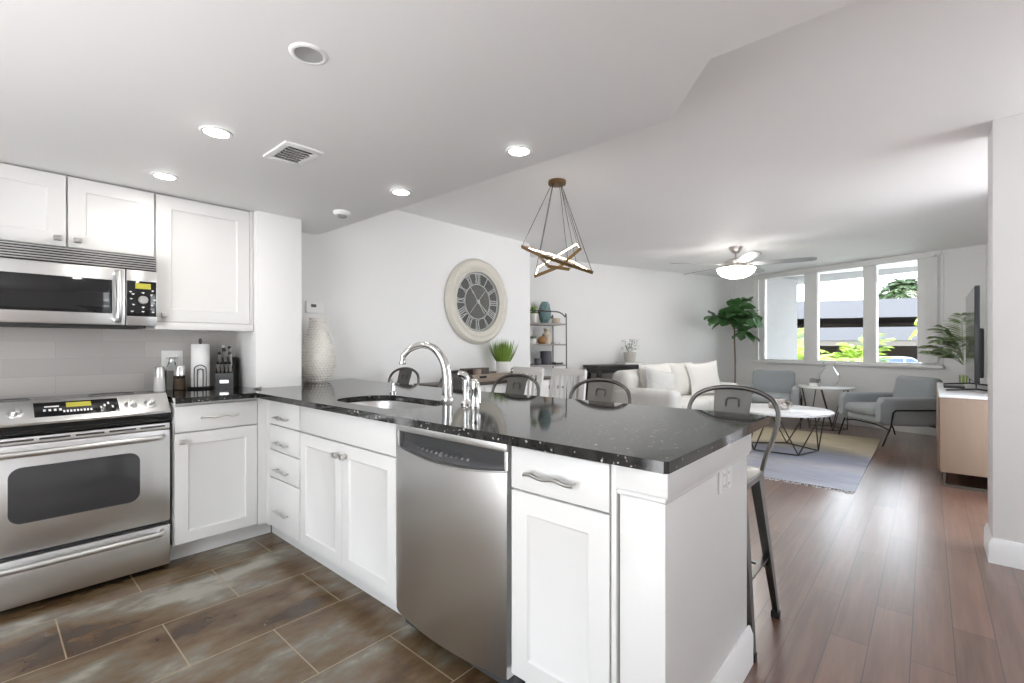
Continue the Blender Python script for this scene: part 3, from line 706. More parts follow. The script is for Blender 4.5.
b = wmb(st); b.box(-3.085, -3.04, RY0 + 0.004, RY1 - 0.004, 0.030, 0.242, 0.006); wd = b.build('warming_drawer', STEEL, st)
bar_handle(-0.045, 0.642, 0.212, wd)

# ------------------------------------------------------------------ microwave over the range
mw = thing('microwave', 'stainless steel over-the-range microwave with black window and round dial', 'microwave', (-3.45, 0.295, 1.30))
MXF = -3.262
b = wmb(mw); b.box(-3.65, MXF - 0.03, RY0, 0.663, 1.305, 1.695); b.build('body', GREYP, mw)
b = wmb(mw)
for k in range(6): b.box(MXF - 0.012, MXF + 0.004, RY0, 0.663, 1.617 + 0.0128 * k, 1.6232 + 0.0128 * k, 0.0015, 1)
b.build('vent_grille', STEELH, mw)
b = wmb(mw); b.box(MXF - 0.035, MXF - 0.004, RY0 + 0.004, 0.659, 1.612, 1.69); b.build('grille_backing', SHADOWG, mw)  # dark sheet set close behind to paint the shaded gaps between slats
b = wmb(mw); b.box(MXF - 0.03, MXF, RY0, 0.524, 1.306, 1.61, 0.005); md = b.build('door', STEELH, mw)
b = wmb(mw); b.box(MXF - 0.004, MXF + 0.003, RY0 + 0.03, 0.468, 1.366, 1.545, 0.002); gl = b.build('door_window', BLACKG, md)
b = wmb(mw); b.tube([(MXF, 0.492, 1.325), (MXF + 0.03, 0.492, 1.338), (MXF + 0.042, 0.492, 1.40), (MXF + 0.044, 0.492, 1.455), (MXF + 0.042, 0.492, 1.51), (MXF + 0.03, 0.492, 1.578), (MXF, 0.492, 1.592)], 0.0135, 12, smooth=5); b.build('handle', STEELH, md)
b = wmb(mw); b.box(MXF - 0.03, MXF, 0.527, 0.663, 1.306, 1.61, 0.004); mp_ = b.build('control_side', STEELH, mw)
b = wmb(mw); b.box(MXF - 0.004, MXF + 0.003, 0.530, 0.660, 1.356, 1.550, 0.002); kp = b.build('key_panel', BLACKG, mp_)
b = wmb(mw); b.box(MXF + 0.002, MXF + 0.0045, 0.566, 0.634, 1.508, 1.538); b.build('display', YELD, kp)
b = wmb(mw); b.M = b.M @ Matrix.Translation((MXF + 0.003, 0.600, 1.447)); b.lathe([(0.0225, 0), (0.0225, 0.008), (0.019, 0.012)], n=24, axis='X'); b.build('dial', STEELH, kp)
for y, z in ((0.545, 1.49), (0.556, 1.478), (0.600, 1.487), (0.638, 1.478), (0.548, 1.452), (0.652, 1.45), (0.558, 1.42), (0.60, 1.408), (0.640, 1.42), (0.552, 1.383), (0.60, 1.383), (0.645, 1.383)):
    b = wmb(mw); b.box(MXF + 0.002, MXF + 0.0042, y - 0.006, y + 0.006, z - 0.0022, z + 0.0022); b.box(MXF + 0.002, MXF + 0.0044, y - 0.0015, y + 0.0015, z - 0.006, z)
    b.build('key', WHITEP, kp)
b = wmb(mw); b.box(-3.62, -3.30, RY0 + 0.05, 0.62, 1.292, 1.3055, 0.002); b.build('underside_filter', SHADOWG, mw)

# ------------------------------------------------------------------ upper cabinets
uc = thing('upper_cabinet', 'white short wall cabinet with two doors above the microwave', 'cabinet', (-3.5, 0.29, 1.70))
b = wmb(uc); b.box(-3.655, UF - 0.021, RY0 - 0.01, 0.667, 1.70, 2.078); b.build('carcass', CAB, uc)
for y0, ky in ((-0.092, 0.262), (0.303, 0.338)):
    b = wmb(uc); b.M = b.M @ MX(y0, 1.704, UF); b.shaker(0.388 if y0 < 0 else 0.362, 0.368, rail=0.068); d = b.build('door', CAB, uc)
    knob(d, wmb(uc).M @ MX(ky, 1.742, UF))
uc = thing('upper_cabinet', 'white tall wall cabinet with one door between microwave and wall column', 'cabinet', (-3.5, 0.94, 1.30))
b = wmb(uc); b.box(-3.655, UF - 0.021, 0.671, 1.196, 1.315, 2.078).box(UF - 0.03, UF - 0.003, 1.176, 1.196, 1.315, 2.078, 0.002); b.build('carcass', CAB, uc)
b = wmb(uc); b.M = b.M @ MX(0.674, 1.335, UF); b.shaker(0.499, 0.735, rail=0.072); d = b.build('door', CAB, uc)
knob(d, wmb(uc).M @ MX(0.708, 1.372, UF))
b = wmb(uc); b.box(-3.6, UF + 0.006, 0.668, 1.197, 1.288, 1.333, 0.006); b.build('light_rail', CAB, uc)

# ------------------------------------------------------------------ things on the counter by the stove
CZ = 0.9145
t = thing('salt_shaker', 'white shaker with a steel cap, left of the bottles', 'shaker', (-3.555, 0.735, CZ))
b = MB(); b.lathe([(0.030, 0), (0.031, 0.01), (0.028, 0.085), (0.027, 0.088)], n=20); b.build('body', CERW, t)
b = MB(); b.lathe([(0.0275, 0.088), (0.0275, 0.145), (0.024, 0.150)], n=20); b.build('cap', STEELH, t)
t = thing('glass_bottle', 'tall clear glass bottle behind the two shakers', 'bottle', (-3.615, 0.812, CZ))
b = MB(); b.lathe([(0.034, 0), (0.036, 0.01), (0.035, 0.13), (0.02, 0.165), (0.016, 0.185)], n=20); b.build('body', CLEAR, t)
b = MB(); b.lathe([(0.0175, 0.180), (0.0175, 0.2), (0.013, 0.206)], n=16); b.build('stopper', STEELH, t)
t = thing('pepper_grinder', 'brown glass pepper grinder with a steel cap, left of the paper towels', 'pepper grinder', (-3.54, 0.835, CZ))
b = MB(); b.lathe([(0.032, 0), (0.033, 0.008), (0.030, 0.092)], n=20); b.build('body', BOTTLE, t)
b = MB(); b.lathe([(0.028, 0.004), (0.027, 0.07)], n=18); b.build('peppercorns', TRAYWOOD, t)
b = MB(); b.lathe([(0.029, 0.092), (0.029, 0.15), (0.025, 0.156)], n=20); b.build('cap', STEELH, t)
t = thing('paper_towel_holder', 'black wire holder carrying the white paper towel roll', 'paper towel holder', (-3.565, 0.955, CZ))
b = MB(); b.lathe([(0.074, 0), (0.076, 0.006), (0.070, 0.012), (0.02, 0.013)], n=28); b.build('base', BLKMET, t)
b = MB(); b.tube([(0, 0, 0.01), (0, 0, 0.294)], 0.005, 8).tube([(0.02 * math.cos(a), 0.012 * 0 + 0.02 * math.cos(a) * 0, 0.308 + 0.016 * math.sin(a)) for a in [k * math.pi / 8 for k in range(16)]], 0.004, 8, closed=True); b.build('post', BLKMET, t)
b = MB(TR(0, 0, 0, R(75)))
for hw, hh in ((0.032, 0.155), (0.015, 0.13)):
    b.tube([(-hw, -0.060, 0.012), (-hw, -0.060, hh - hw), (-hw * 0.7, -0.060, hh - hw * 0.3), (0, -0.060, hh), (hw * 0.7, -0.060, hh - hw * 0.3), (hw, -0.060, hh - hw), (hw, -0.060, 0.012)], 0.0028, 8, smooth=4)
b.build('arm', BLKMET, t)
t = thing('paper_towel_roll', 'white paper towel roll standing on the black wire holder', 'paper towel', (-3.565, 0.955, CZ + 0.015))
b = MB(); b.lathe([(0.020, 0), (0.050, 0.0), (0.052, 0.003), (0.052, 0.272), (0.050, 0.275), (0.020, 0.275)], n=36, cap=False); b.lathe([(0.02, 0.275), (0.02, 0)], n=20, cap=False); b.build('roll', PAPER, t)

kb = thing('knife_block', 'black slanted knife block holding steel-handled knives beside the column', 'knife block', (-3.57, 1.115, CZ), R(60))
b = MB()
prof = [(-0.075, 0), (0.075, 0), (0.08, 0.12), (0.045, 0.20), (0.0, 0.185), (-0.08, 0.095)]
# local: -y is the front with the label, the top slopes towards the front
b.loft([[(sx * 0.052, y, z) for y, z in prof] for sx in (-1, 1)]); b.build('block', BLACKP, kb)
b = MB(); b.box(-0.026, 0.026, -0.0815, -0.07, 0.03, 0.052, 0.001, 1); b.build('plate', NICKEL, kb)
for k, (x, q, L) in enumerate(((-0.034, 0.15, 0.07), (-0.012, 0.15, 0.07), (0.012, 0.15, 0.07), (0.034, 0.15, 0.07), (-0.03, 0.55, 0.10), (0.0, 0.62, 0.115), (0.03, 0.55, 0.10), (-0.012, 0.9, 0.115), (0.022, 0.93, 0.105))):
    kn = thing('kitchen_knife', ['short steak knife in the low front row of the knife block', 'long kitchen knife in the upper rows of the knife block'][k >= 4], 'knife', (0, 0, 0), 0, ['steak knives in the front row of the block', 'kitchen knives in the upper rows of the block'][k >= 4])
    p0 = Vector((x, -0.08 + 0.08 * q, 0.095 + 0.09 * q)); dr = Vector((0, -0.40, 0.917)).normalized()
    Mk = Matrix.Translation(kb.location) @ Matrix.Rotation(R(60), 4, 'Z')
    kn.location = Mk @ p0; kn.rotation_euler = (0, 0, R(60))
    b = MB(); b.tube([dr * -0.03, dr * 0.004], 0.001, flat=(0.001, 0.010)); b.build('blade', STEEL, kn)
    b = MB(); b.tube([dr * 0.002, dr * 0.02, dr * (L * 0.6), dr * (L - 0.012)], [0.0085, 0.009, 0.010, 0.0105], 10, smooth=3); b.build('handle', STEELH if k != 7 else BLACKP, kn)
    b = MB(); b.tube([dr * (L - 0.013), dr * L], [0.0107, 0.008], 10); b.build('end_cap', BLACKP if k != 7 else STEELH, kn)

t = thing('silver_spoon_rest', 'tiny silver trinket dish lying on the counter at the column foot', 'trinket', (-3.26, 1.19, CZ))
b = MB(); b.lathe([(0.012, 0), (0.026, 0.006), (0.030, 0.014), (0.026, 0.012), (0.010, 0.004)], n=16, cap=False).ball((0.0, 0, 0.012), 0.011, (1, 1.3, 0.9)); b.build('dish', CERW, t)

def outlet(name, label, M, w, h, gang=1):
    t = thing(name, label, 'outlet', M.translation, 0)
    rot = M.to_3x3().to_4x4()
    b = MB(rot); b.box(-w / 2, w / 2, -0.006, 0, -h / 2, h / 2, 0.002); p = b.build('plate', WHITEP, t)
    b = MB(rot)
    for g in range(gang):
        cx = (g - (gang - 1) / 2) * 0.046
        b.box(cx - 0.0165, cx + 0.0165, -0.0085, -0.005, -0.033, 0.033, 0.0015)
    ins = b.build('socket', WHITEP, p)
    b = MB(rot)
    for g in range(gang):
        cx = (g - (gang - 1) / 2) * 0.046
        for zz in (-0.018, 0.018): b.box(cx - 0.007, cx - 0.005, -0.0089, -0.0084, zz - 0.004, zz + 0.004); b.box(cx + 0.005, cx + 0.007, -0.0089, -0.0084, zz - 0.004, zz + 0.004)
    b.build('slots', SHADOWG, ins)
    return t
outlet('wall_outlet', 'double wall outlet plate on the tiled backsplash behind the bottles', TR(XW + 0.0085, 0.822, 1.098, R(90)), 0.115, 0.13, 2)
outlet('end_panel_outlet', 'white wall outlet on the peninsula end panel', TR(-0.511, 1.645, 0.752, R(90)), 0.125, 0.075, 2)

# wicker vase and thermostat on the left wall
t = thing('wicker_floor_vase', 'tall white woven wicker vase standing on the counter beside the column', 'vase', (-3.50, 1.715, CZ))
prof = [(0.075, 0), (0.105, 0.05), (0.125, 0.13), (0.122, 0.20), (0.105, 0.28), (0.08, 0.36), (0.062, 0.43), (0.058, 0.47), (0.064, 0.49)]
b = MB(); b.lathe(prof, n=40); bd = b.build('body', BASKET, t)
b = MB()
for i in range(24):
    z = 0.015 + 0.0195 * i
    for (r0, z0), (r1, z1) in zip(prof, prof[1:]):
        if z0 <= z <= z1: r = r0 + (r1 - r0) * (z - z0) / (z1 - z0)
    n = max(10, int(2 * math.pi * r / 0.024))
    for k in range(n):
        a = 2 * math.pi * (k + 0.5 * (i % 2)) / n
        b.ball((r * math.cos(a), r * math.sin(a), z), 0.0095, (1, 1, 0.75), 8, 5)
b.build('weave', BASKET, bd)
b = MB(); b.tube([(0.03, -0.06, 0.47), (0.075, -0.02, 0.46), (0.10, 0.04, 0.40), (0.105, 0.075, 0.35)], 0.006, 8, smooth=5); b.build('handle', BASKET, t)
t = thing('thermostat', 'white thermostat on the left wall above the wicker vase', 'thermostat', (XW, 1.76, 1.497))
b = MB(TR(0, 0, 0, R(90))); b.box(-0.07, 0.07, -0.026, 0, -0.048, 0.048, 0.006); tb = b.build('housing', WHITEP, t)
b = MB(TR(0, 0, 0, R(90))); b.box(-0.035, 0.008, -0.0275, -0.025, 0.0, 0.024, 0.001); b.build('screen', GREYP, tb)
b = MB(TR(0, 0, 0, R(90))); b.box(0.03, 0.042, -0.0285, -0.025, 0.004, 0.012, 0.001).box(0.03, 0.042, -0.0285, -0.025, -0.012, -0.004, 0.001); b.build('button', CERW, tb)

# ------------------------------------------------------------------ clock
ck = thing('wall_clock', 'large round cream-framed wall clock with roman numerals on a grey dial', 'clock', (XW, 3.56, 1.665), R(90))
def ylathe(b, prof, n=64, cap=True):      # axis out of the wall (local -Y)
    sv = b.M; b.M = b.M @ Matrix.Rotation(R(180), 4, 'Z'); b.lathe(prof, n=n, axis='Y', cap=cap); b.M = sv
b = MB(); ylathe(b, [(0.455, 0), (0.462, 0.02), (0.45, 0.045), (0.425, 0.058), (0.40, 0.05), (0.385, 0.052), (0.37, 0.062), (0.35, 0.055), (0.335, 0.04), (0.325, 0.038), (0.318, 0.012)], cap=False); fr = b.build('frame', CREAM, ck)
b = MB(); ylathe(b, [(0.32, 0.004), (0.32, 0.012)]); dl = b.build('dial', DIAL, ck)
b = MB(); ylathe(b, [(0.185, 0.011), (0.185, 0.0135)]); b.build('dial_centre', DIALIN, dl)
b = MB()
def ring(r0, r1, y0, y1): ylathe(b, [(r0, y0), (r0, y1), (r1, y1), (r1, y0)], cap=False)
ring(0.192, 0.182, 0.012, 0.018); ring(0.312, 0.302, 0.012, 0.018)
b.build('chapter_ring', CERW, dl)
NUM = ['XII', 'I', 'II', 'III', 'IIII', 'V', 'VI', 'VII', 'VIII', 'IX', 'X', 'XI']
for h, s in enumerate(NUM):
    b = MB(); a = h * math.pi / 6
    wd = {'I': 0.022, 'V': 0.042, 'X': 0.042}; tot = sum(wd[ch] for ch in s); x = -tot / 2
    M0 = Matrix.Rotation(a, 4, 'Y') @ Matrix.Translation((0, 0, 0.247)); 
    def bar(x0, z0, x1, z1, w):
        b.M = M0; b.tube([(x0, -0.0155, z0), (x1, -0.0155, z1)], 1, flat=(w, 0.002) if abs(x1 - x0) < 1e-6 else (w, 0.002))
    for ch in s:
        cx = x + wd[ch] / 2
        if ch == 'I': bar(cx, -0.046, cx, 0.046, 0.005)
        elif ch == 'V': bar(cx - 0.014, 0.046, cx, -0.046, 0.005); bar(cx + 0.014, 0.046, cx, -0.046, 0.003)
        else: bar(cx - 0.014, 0.046, cx + 0.014, -0.046, 0.005); bar(cx + 0.014, 0.046, cx - 0.014, -0.046, 0.003)
        x += wd[ch]
    b.M = M0; b.box(-tot / 2, tot / 2, -0.0175, -0.0135, 0.046, 0.050).box(-tot / 2, tot / 2, -0.0175, -0.0135, -0.050, -0.046)
    b.build('numeral', CERW, dl)
def hand(ang, L, tail, w, dep):
    b = MB(Matrix.Rotation(R(ang), 4, 'Y')); b.tube([(0, -dep, -tail), (0, -dep, L)], 1, flat=(w, 0.0015)); b.box(-w * 1.8, w * 1.8, -dep - 0.001, -dep + 0.001, L * 0.55, L * 0.72, 0.0008)
    return b.build('hand', CERW, ck)
hand(-38, 0.19, 0.16, 0.0045, 0.024); hand(130, 0.22, 0.03, 0.0045, 0.028); hand(42, 0.17, 0.17, 0.003, 0.020)
b = MB(); ylathe(b, [(0.022, 0.014), (0.022, 0.03), (0.014, 0.034)], 20); b.build('hub', CERW, ck)
b = MB(); ylathe(b, [(0.32, 0.036), (0.32, 0.038)]); b.build('glass', CLEAR, ck)

# ------------------------------------------------------------------ ceiling fittings
def downlight(x, y, label, lit=True, z=2.08):
    t = thing('recessed_light', label, 'ceiling light', (x, y, z), 0, 'recessed lights in the kitchen ceiling')
    b = MB()
    if lit:
        b.lathe([(0.044, -0.001), (0.046, -0.005), (0.056, -0.006), (0.060, -0.003), (0.061, 0.0)], n=36, cap=False); b.build('trim_ring', WHITEP, t)
        b = MB(); b.lathe([(0.0, -0.004), (0.0445, -0.004), (0.0445, 0.0)], n=32, cap=False); b.build('lens', LENS, t)
        lt = bpy.data.lights.new('lamp', 'AREA'); lt.shape = 'DISK'; lt.size = 0.10; lt.energy = DL_W; lt.color = (1, 0.96, 0.90)
        lo = bpy.data.objects.new('lamp', lt); COL.objects.link(lo); lo.parent = t; lo.location = (0, 0, -0.012)
    else:
        b.lathe([(0.040, -0.004), (0.046, -0.006), (0.053, -0.004), (0.056, 0.0)], n=40, cap=False); b.lathe([(0.041, -0.005), (0.039, -0.001)], n=40, cap=False); b.build('trim_ring', WHITEP, t)
        b = MB(); b.lathe([(0.040, -0.0045), (0.03, -0.0015), (0.0, -0.001)], n=36, cap=False); b.build('baffle', CANIN, t)
    return t
DL_W = 1.6
for x, y, l in ((-2.21, 0.65, 'lit recessed ceiling light between the vent and the wall cabinets'), (-2.985, 0.64, 'lit recessed ceiling light closest to the tall wall cabinet'),
                (-1.394, 1.624, 'lit recessed ceiling light nearest the pendant chandelier'), (-2.277, 1.608, 'lit recessed ceiling light nearest the smoke detector')):
    downlight(x, y, l)
downlight(-1.407, 0.661, 'large unlit recessed ceiling light above the kitchen floor', False)
vt = thing('ceiling_vent', 'white rectangular air vent with dark slots in the kitchen ceiling', 'vent', (-2.197, 0.958, 2.08))
b = MB(); b.box(-0.125, 0.125, -0.085, 0.085, -0.002, 0.0)
b.box(-0.125, -0.085, -0.085, 0.085, -0.008, 0, 0.003); b.box(0.085, 0.125, -0.085, 0.085, -0.008, 0, 0.003); b.box(-0.09, 0.09, -0.085, -0.055, -0.008, 0, 0.003); b.box(-0.09, 0.09, 0.055, 0.085, -0.008, 0, 0.003)
b.build('frame', WHITEP, vt)
b = MB(); b.box(-0.086, 0.086, -0.056, 0.056, -0.0035, -0.0021); b.build('backing', SHADOWG, vt)  # dark sheet painting the shade between the louvres
for k in range(6):
    b = MB(TR(-0.07 + 0.028 * k, 0, -0.008) @ Matrix.Rotation(R(40), 4, 'Y')); b.box(-0.010, 0.010, -0.055, 0.055, -0.0008, 0.0008)
    b.build('louvre', WHITEP, vt)
sm = thing('smoke_detector', 'small round white smoke detector on the kitchen ceiling', 'smoke detector', (-2.91, 1.59, 2.08))
b = MB(); b.lathe([(0.055, 0.0), (0.055, -0.012), (0.045, -0.024), (0.02, -0.027)], n=28); b.build('case', WHITEP, sm)
b = MB(); b.lathe([(0.030, -0.0265), (0.030, -0.033), (0.022, -0.038)], n=20); b.build('sensor', CANIN, sm)

# ------------------------------------------------------------------ chandelier
ch = thing('pendant_chandelier', 'brass pendant chandelier of three bent light bars on thin wires', 'chandelier', (-2.107, 2.896, 2.44))
def cp3(cx, cy, w):      # a point measured in the photograph at distance w from the lens plane (built where it hangs)
    u = 510 + cx / 5.944; v = 170 + cy / 5.944; lat = (u - 512) / 471 * w
    return Vector((-0.6626 * w + 0.749 * lat, 0.749 * w + 0.6626 * lat, CAM_H + (345.2 - v) / 471 * w))
b = wmb(ch); b.lathe([(0.066, 2.44), (0.068, 2.425), (0.066, 2.412), (0.05, 2.41)], (-2.107, 2.896, 0), 32); b.build('canopy', BRONZE, ch)
F1 = [cp3(70, 456, 3.45), cp3(185, 510, 3.20), cp3(490, 610, 3.25), cp3(395, 556, 3.75), cp3(235, 500, 3.85)]
F2 = [cp3(147, 632, 3.42), cp3(300, 572, 3.30), cp3(420, 466, 3.35), cp3(400, 437, 3.75), cp3(165, 580, 3.80)]
F3 = [cp3(175, 514, 3.40), cp3(228, 572, 3.25), cp3(350, 590, 3.35), cp3(392, 552, 3.70), cp3(215, 492, 3.78)]
for Fp in (F1, F2, F3):
    cen = sum(Fp, Vector()) / len(Fp)
    b = wmb(ch); b.tube(Fp, 1, closed=True, flat=(0.0045, 0.011)); bar_ = b.build('light_bar', BRASS, ch)
    b = wmb(ch); b.tube([p + (cen - p) * 0.030 + Vector((0, 0, 0.001)) for p in Fp], 1, closed=True, flat=(0.0015, 0.004)); b.build('led_strip', LEDW, bar_)
    for k in (0, 2, 3):
        p = Fp[k]; d0 = Vector((p.x + 2.107, p.y - 2.896, 0)); d0 = d0.normalized() * 0.045
        b = wmb(ch); b.tube([p, Vector((-2.107, 2.896, 2.411)) + d0], 0.0022, 6); b.build('wire', GUN, ch)

# ------------------------------------------------------------------ ceiling fan
fn = thing('ceiling_fan', 'ceiling fan with silver blades and a frosted glass bowl light', 'fan', (-1.827, 6.344, 2.44))
b = MB(); b.lathe([(0.085, 0), (0.08, -0.02), (0.045, -0.075), (0.02, -0.085)], n=28); b.build('canopy', FANM, fn)
b = MB(); b.lathe([(0.013, -0.08), (0.013, -0.15)], n=12); b.build('downrod', FANM, fn)
b = MB(); b.lathe([(0.035, -0.14), (0.075, -0.155), (0.14, -0.175), (0.155, -0.20), (0.15, -0.225), (0.12, -0.245), (0.13, -0.26), (0.20, -0.27), (0.205, -0.28)], n=36); b.build('motor', FANM, fn)
b = MB(); b.lathe([(0.215, -0.272), (0.222, -0.28), (0.205, -0.325), (0.16, -0.365), (0.09, -0.39), (0.03, -0.398), (0.0, -0.398)], n=40, cap=False).lathe([(0.215, -0.272), (0.19, -0.271)], n=40, cap=False); bo = b.build('light_bowl', BOWL, fn)
for k in range(5):
    a = R(12 + 72 * k)
    b = MB(Matrix.Rotation(a, 4, 'Z') @ Matrix.Translation((0, 0, -0.225)) @ Matrix.Rotation(R(-11), 4, 'X'))
    pts = [(0.20, -0.045), (0.30, -0.062), (0.70, -0.07), (0.82, -0.062), (0.86, -0.035), (0.865, 0.0), (0.86, 0.035), (0.82, 0.062), (0.70, 0.07), (0.30, 0.062), (0.20, 0.045)]
    b.prism(pts, -0.003, 0.003, 0.001, 1); bd = b.build('blade', BLADE, fn)
    b = MB(Matrix.Rotation(a, 4, 'Z') @ Matrix.Translation((0, 0, -0.222))); b.box(0.12, 0.26, -0.018, 0.018, -0.006, 0.004, 0.003); b.build('blade_arm', FANM, bd)

# ------------------------------------------------------------------ bar stools
def make_stool():
    t = thing('bar_stool', '', 'stool')
    H = 0.655
    b = MB()
    rings = []
    for s, z in ((0.93, H - 0.032), (1.0, H - 0.028), (1.0, H - 0.006), (0.97, H), (0.8, H - 0.004), (0.4, H - 0.010), (0.05, H - 0.011)):
        rings.append([(x * s, y * s, z) for x, y in rrect(-0.165, 0.165, -0.16, 0.16, 0.04, 5)])
    b.loft(rings); b.build('seat', GUN, t)
    top, bot = 0.125, 0.195
    feet = {}
    for sx in (-1, 1):
        for sy in (-1, 1):
            b = MB()
            p0 = Vector((sx * top, sy * top * 0.95, H - 0.03)); p1 = Vector((sx * bot, sy * bot * 0.97, 0.012))
            def sec(c, w):
                q = [(0, 0), (w, 0), (w, 0.004), (0.005, 0.005), (0.004, w), (0, w)]
                return [(c.x - sx * (x) + sx * w * 0.5, c.y - sy * y + sy * w * 0.5, c.z) for x, y in q]
            b.loft([sec(p0, 0.055), sec(p0.lerp(p1, 0.55), 0.042), sec(p1, 0.028)])
            lg = b.build('leg', GUN, t)
            b = MB(); b.box(p1.x - 0.017, p1.x + 0.017, p1.y - 0.017, p1.y + 0.017, 0.0, 0.03, 0.004); b.build('foot_cap', RUBBER, lg)
            feet[sx, sy] = (p0, p1)
    def at(sx, sy, z):
        p0, p1 = feet[sx, sy]; k = (p0.z - z) / (p0.z - p1.z); return p0.lerp(p1, k)
    for (a, c, z) in (((-1, -1), (1, -1), 0.225), ((-1, 1), (1, 1), 0.225), ((-1, -1), (-1, 1), 0.27), ((1, -1), (1, 1), 0.27)):
        b = MB(); b.tube([at(*a, z), at(*c, z)], 1, flat=(0.012, 0.005)); b.build('foot_rail', GUN, t)
    b = MB()
    half = [(0.158, 0.10, H - 0.03), (0.163, 0.14, H + 0.04), (0.186, 0.19, 0.79), (0.198, 0.217, 0.868), (0.190, 0.230, 0.918), (0.158, 0.241, 0.958), (0.088, 0.25, 0.988), (0.0, 0.254, 0.997)]
    pts = [Vector(p) for p in half] + [Vector((-x, y, z)) for x, y, z in half[-2::-1]]
    b.tube(pts, 0.0105, 10, smooth=5); b.build('back_frame', GUN, t)
    b = MB(); rows = []
    for k in range(9):
        u = k / 8; z = H - 0.015 + (0.992 - H + 0.015) * u; y = 0.135 + (0.252 - 0.135) * (u ** 0.9); w = 0.066 + 0.020 * u
        rows.append([(-w, y, z), (0, y + 0.008, z), (w, y, z), (w, y + 0.004, z), (0, y + 0.012, z), (-w, y + 0.004, z)])
    b.loft(rows); sl = b.build('back_slat', GUNP, t)
    b = MB()
    yy = 0.135 + 0.117 * 0.83 ** 0.9
    b.tube([(-0.028, yy - 0.006, 0.905), (-0.028, yy - 0.002, 0.935), (-0.018, yy + 0.001, 0.947), (0.018, yy + 0.001, 0.947), (0.028, yy - 0.002, 0.935), (0.028, yy - 0.006, 0.905)], 0.004, 8, smooth=3)
    b.build('embossed_arch', GUNP, sl)
    return t
stool0 = make_stool()
for k, (x, y, rz, l) in enumerate(((-3.37, 2.19, 0.05, 'gunmetal bar stool at the left wall, farthest from the peninsula end'), (-2.69, 2.17, -0.03, 'gunmetal bar stool seen behind the gooseneck faucet'),
                              (-2.06, 2.14, 0.02, 'gunmetal bar stool in front of the white panel-backed chair'), (-1.42, 2.13, -0.02, 'gunmetal bar stool between the slatted white chair and the sofa'),
                              (-0.70, 2.135, 0.0, 'gunmetal bar stool at the peninsula end, its legs in view'))):
    o = stool0 if k == 0 else copy_tree(stool0)
    o.location = (x, y, 0); o.rotation_euler = (0, 0, rz); o['label'] = l; o['group'] = 'bar stools along the peninsula'

# ------------------------------------------------------------------ dining corner
sb = thing('sideboard', 'white sideboard with a dark wood top against the left wall below the clock', 'sideboard', (-3.45, 3.58, 0))
b = wmb(sb); b.box(-3.635, -3.325, 2.76, 4.40, 0.08, 0.80, 0.004); b.build('body', CHAIRW, sb)
b = wmb(sb); b.box(-3.65, -3.295, 2.72, 4.44, 0.80, 0.835, 0.005); b.build('top', DARKWOOD, sb)
for y in (2.80, 3.34, 3.88):
    b = wmb(sb); b.M = b.M @ MX(y, 0.62, -3.304); slab_front(b, 0.5, 0.16); d = b.build('drawer', CHAIRW, sb)
    knob(d, wmb(sb).M @ MX(y + 0.25, 0.70, -3.304))
    b = wmb(sb); b.M = b.M @ MX(y, 0.12, -3.304); b.shaker(0.5, 0.48); b.build('door', CHAIRW, sb)
for y in (2.80, 4.36):
    for x in (-3.60, -3.355):
        b = wmb(sb); b.box(x - 0.025, x + 0.025, y - 0.025, y + 0.025, 0, 0.085); b.build('leg', CHAIRW, sb)
tr = thing('serving_tray', 'weathered wooden serving tray with curved metal handles on the sideboard', 'tray', (-3.39, 3.42, 0.8355))
b = wmb(tr); b.box(-3.63, -3.31, 3.12, 3.98, 0.836, 0.85, 0.003); b.build('base', TRAYWOOD, tr)
b = wmb(tr); b.box(-3.325, -3.31, 3.12, 3.98, 0.85, 0.908, 0.003).box(-3.63, -3.615, 3.12, 3.98, 0.85, 0.908, 0.003).box(-3.615, -3.325, 3.12, 3.135, 0.85, 0.908, 0.003).box(-3.615, -3.325, 3.965, 3.98, 0.85, 0.908, 0.003); b.build('rim', TRAYWOOD, tr)
for y in (3.12, 3.98):
    sg = -1 if y < 3.4 else 1
    b = wmb(tr); b.tube([(-3.555, y, 0.89), (-3.55, y + sg * 0.03, 0.93), (-3.47, y + sg * 0.04, 0.945), (-3.39, y + sg * 0.03, 0.93), (-3.385, y, 0.89)], 0.007, 8, smooth=5); b.build('handle', DARKMET, tr)
b = wmb(tr); b.box(-3.3105, -3.3085, 3.26, 3.36, 0.870, 0.892, 0.001, 1); b.build('label_plate', BLKMET, tr)
t = thing('wooden_box', 'dark wooden box lying in the tray on the sideboard', 'box', (-3.50, 3.33, 0.8505))
b = MB(); b.box(-0.035, 0.035, -0.13, 0.22, 0, 0.11, 0.004); b.build('case', DARKWOOD, t); b = MB(); b.box(-0.036, 0.036, -0.131, 0.221, 0.085, 0.1115, 0.004); b.build('lid', DARKWOOD, t)
t = thing('brown_cup', 'small brown cup standing in the wooden tray', 'cup', (-3.385, 3.30, 0.8505))
b = MB(); b.lathe([(0.03, 0), (0.038, 0.005), (0.042, 0.105), (0.039, 0.105), (0.034, 0.012), (0.0, 0.012)], n=22, cap=False); b.build('body', TRAYWOOD, t)
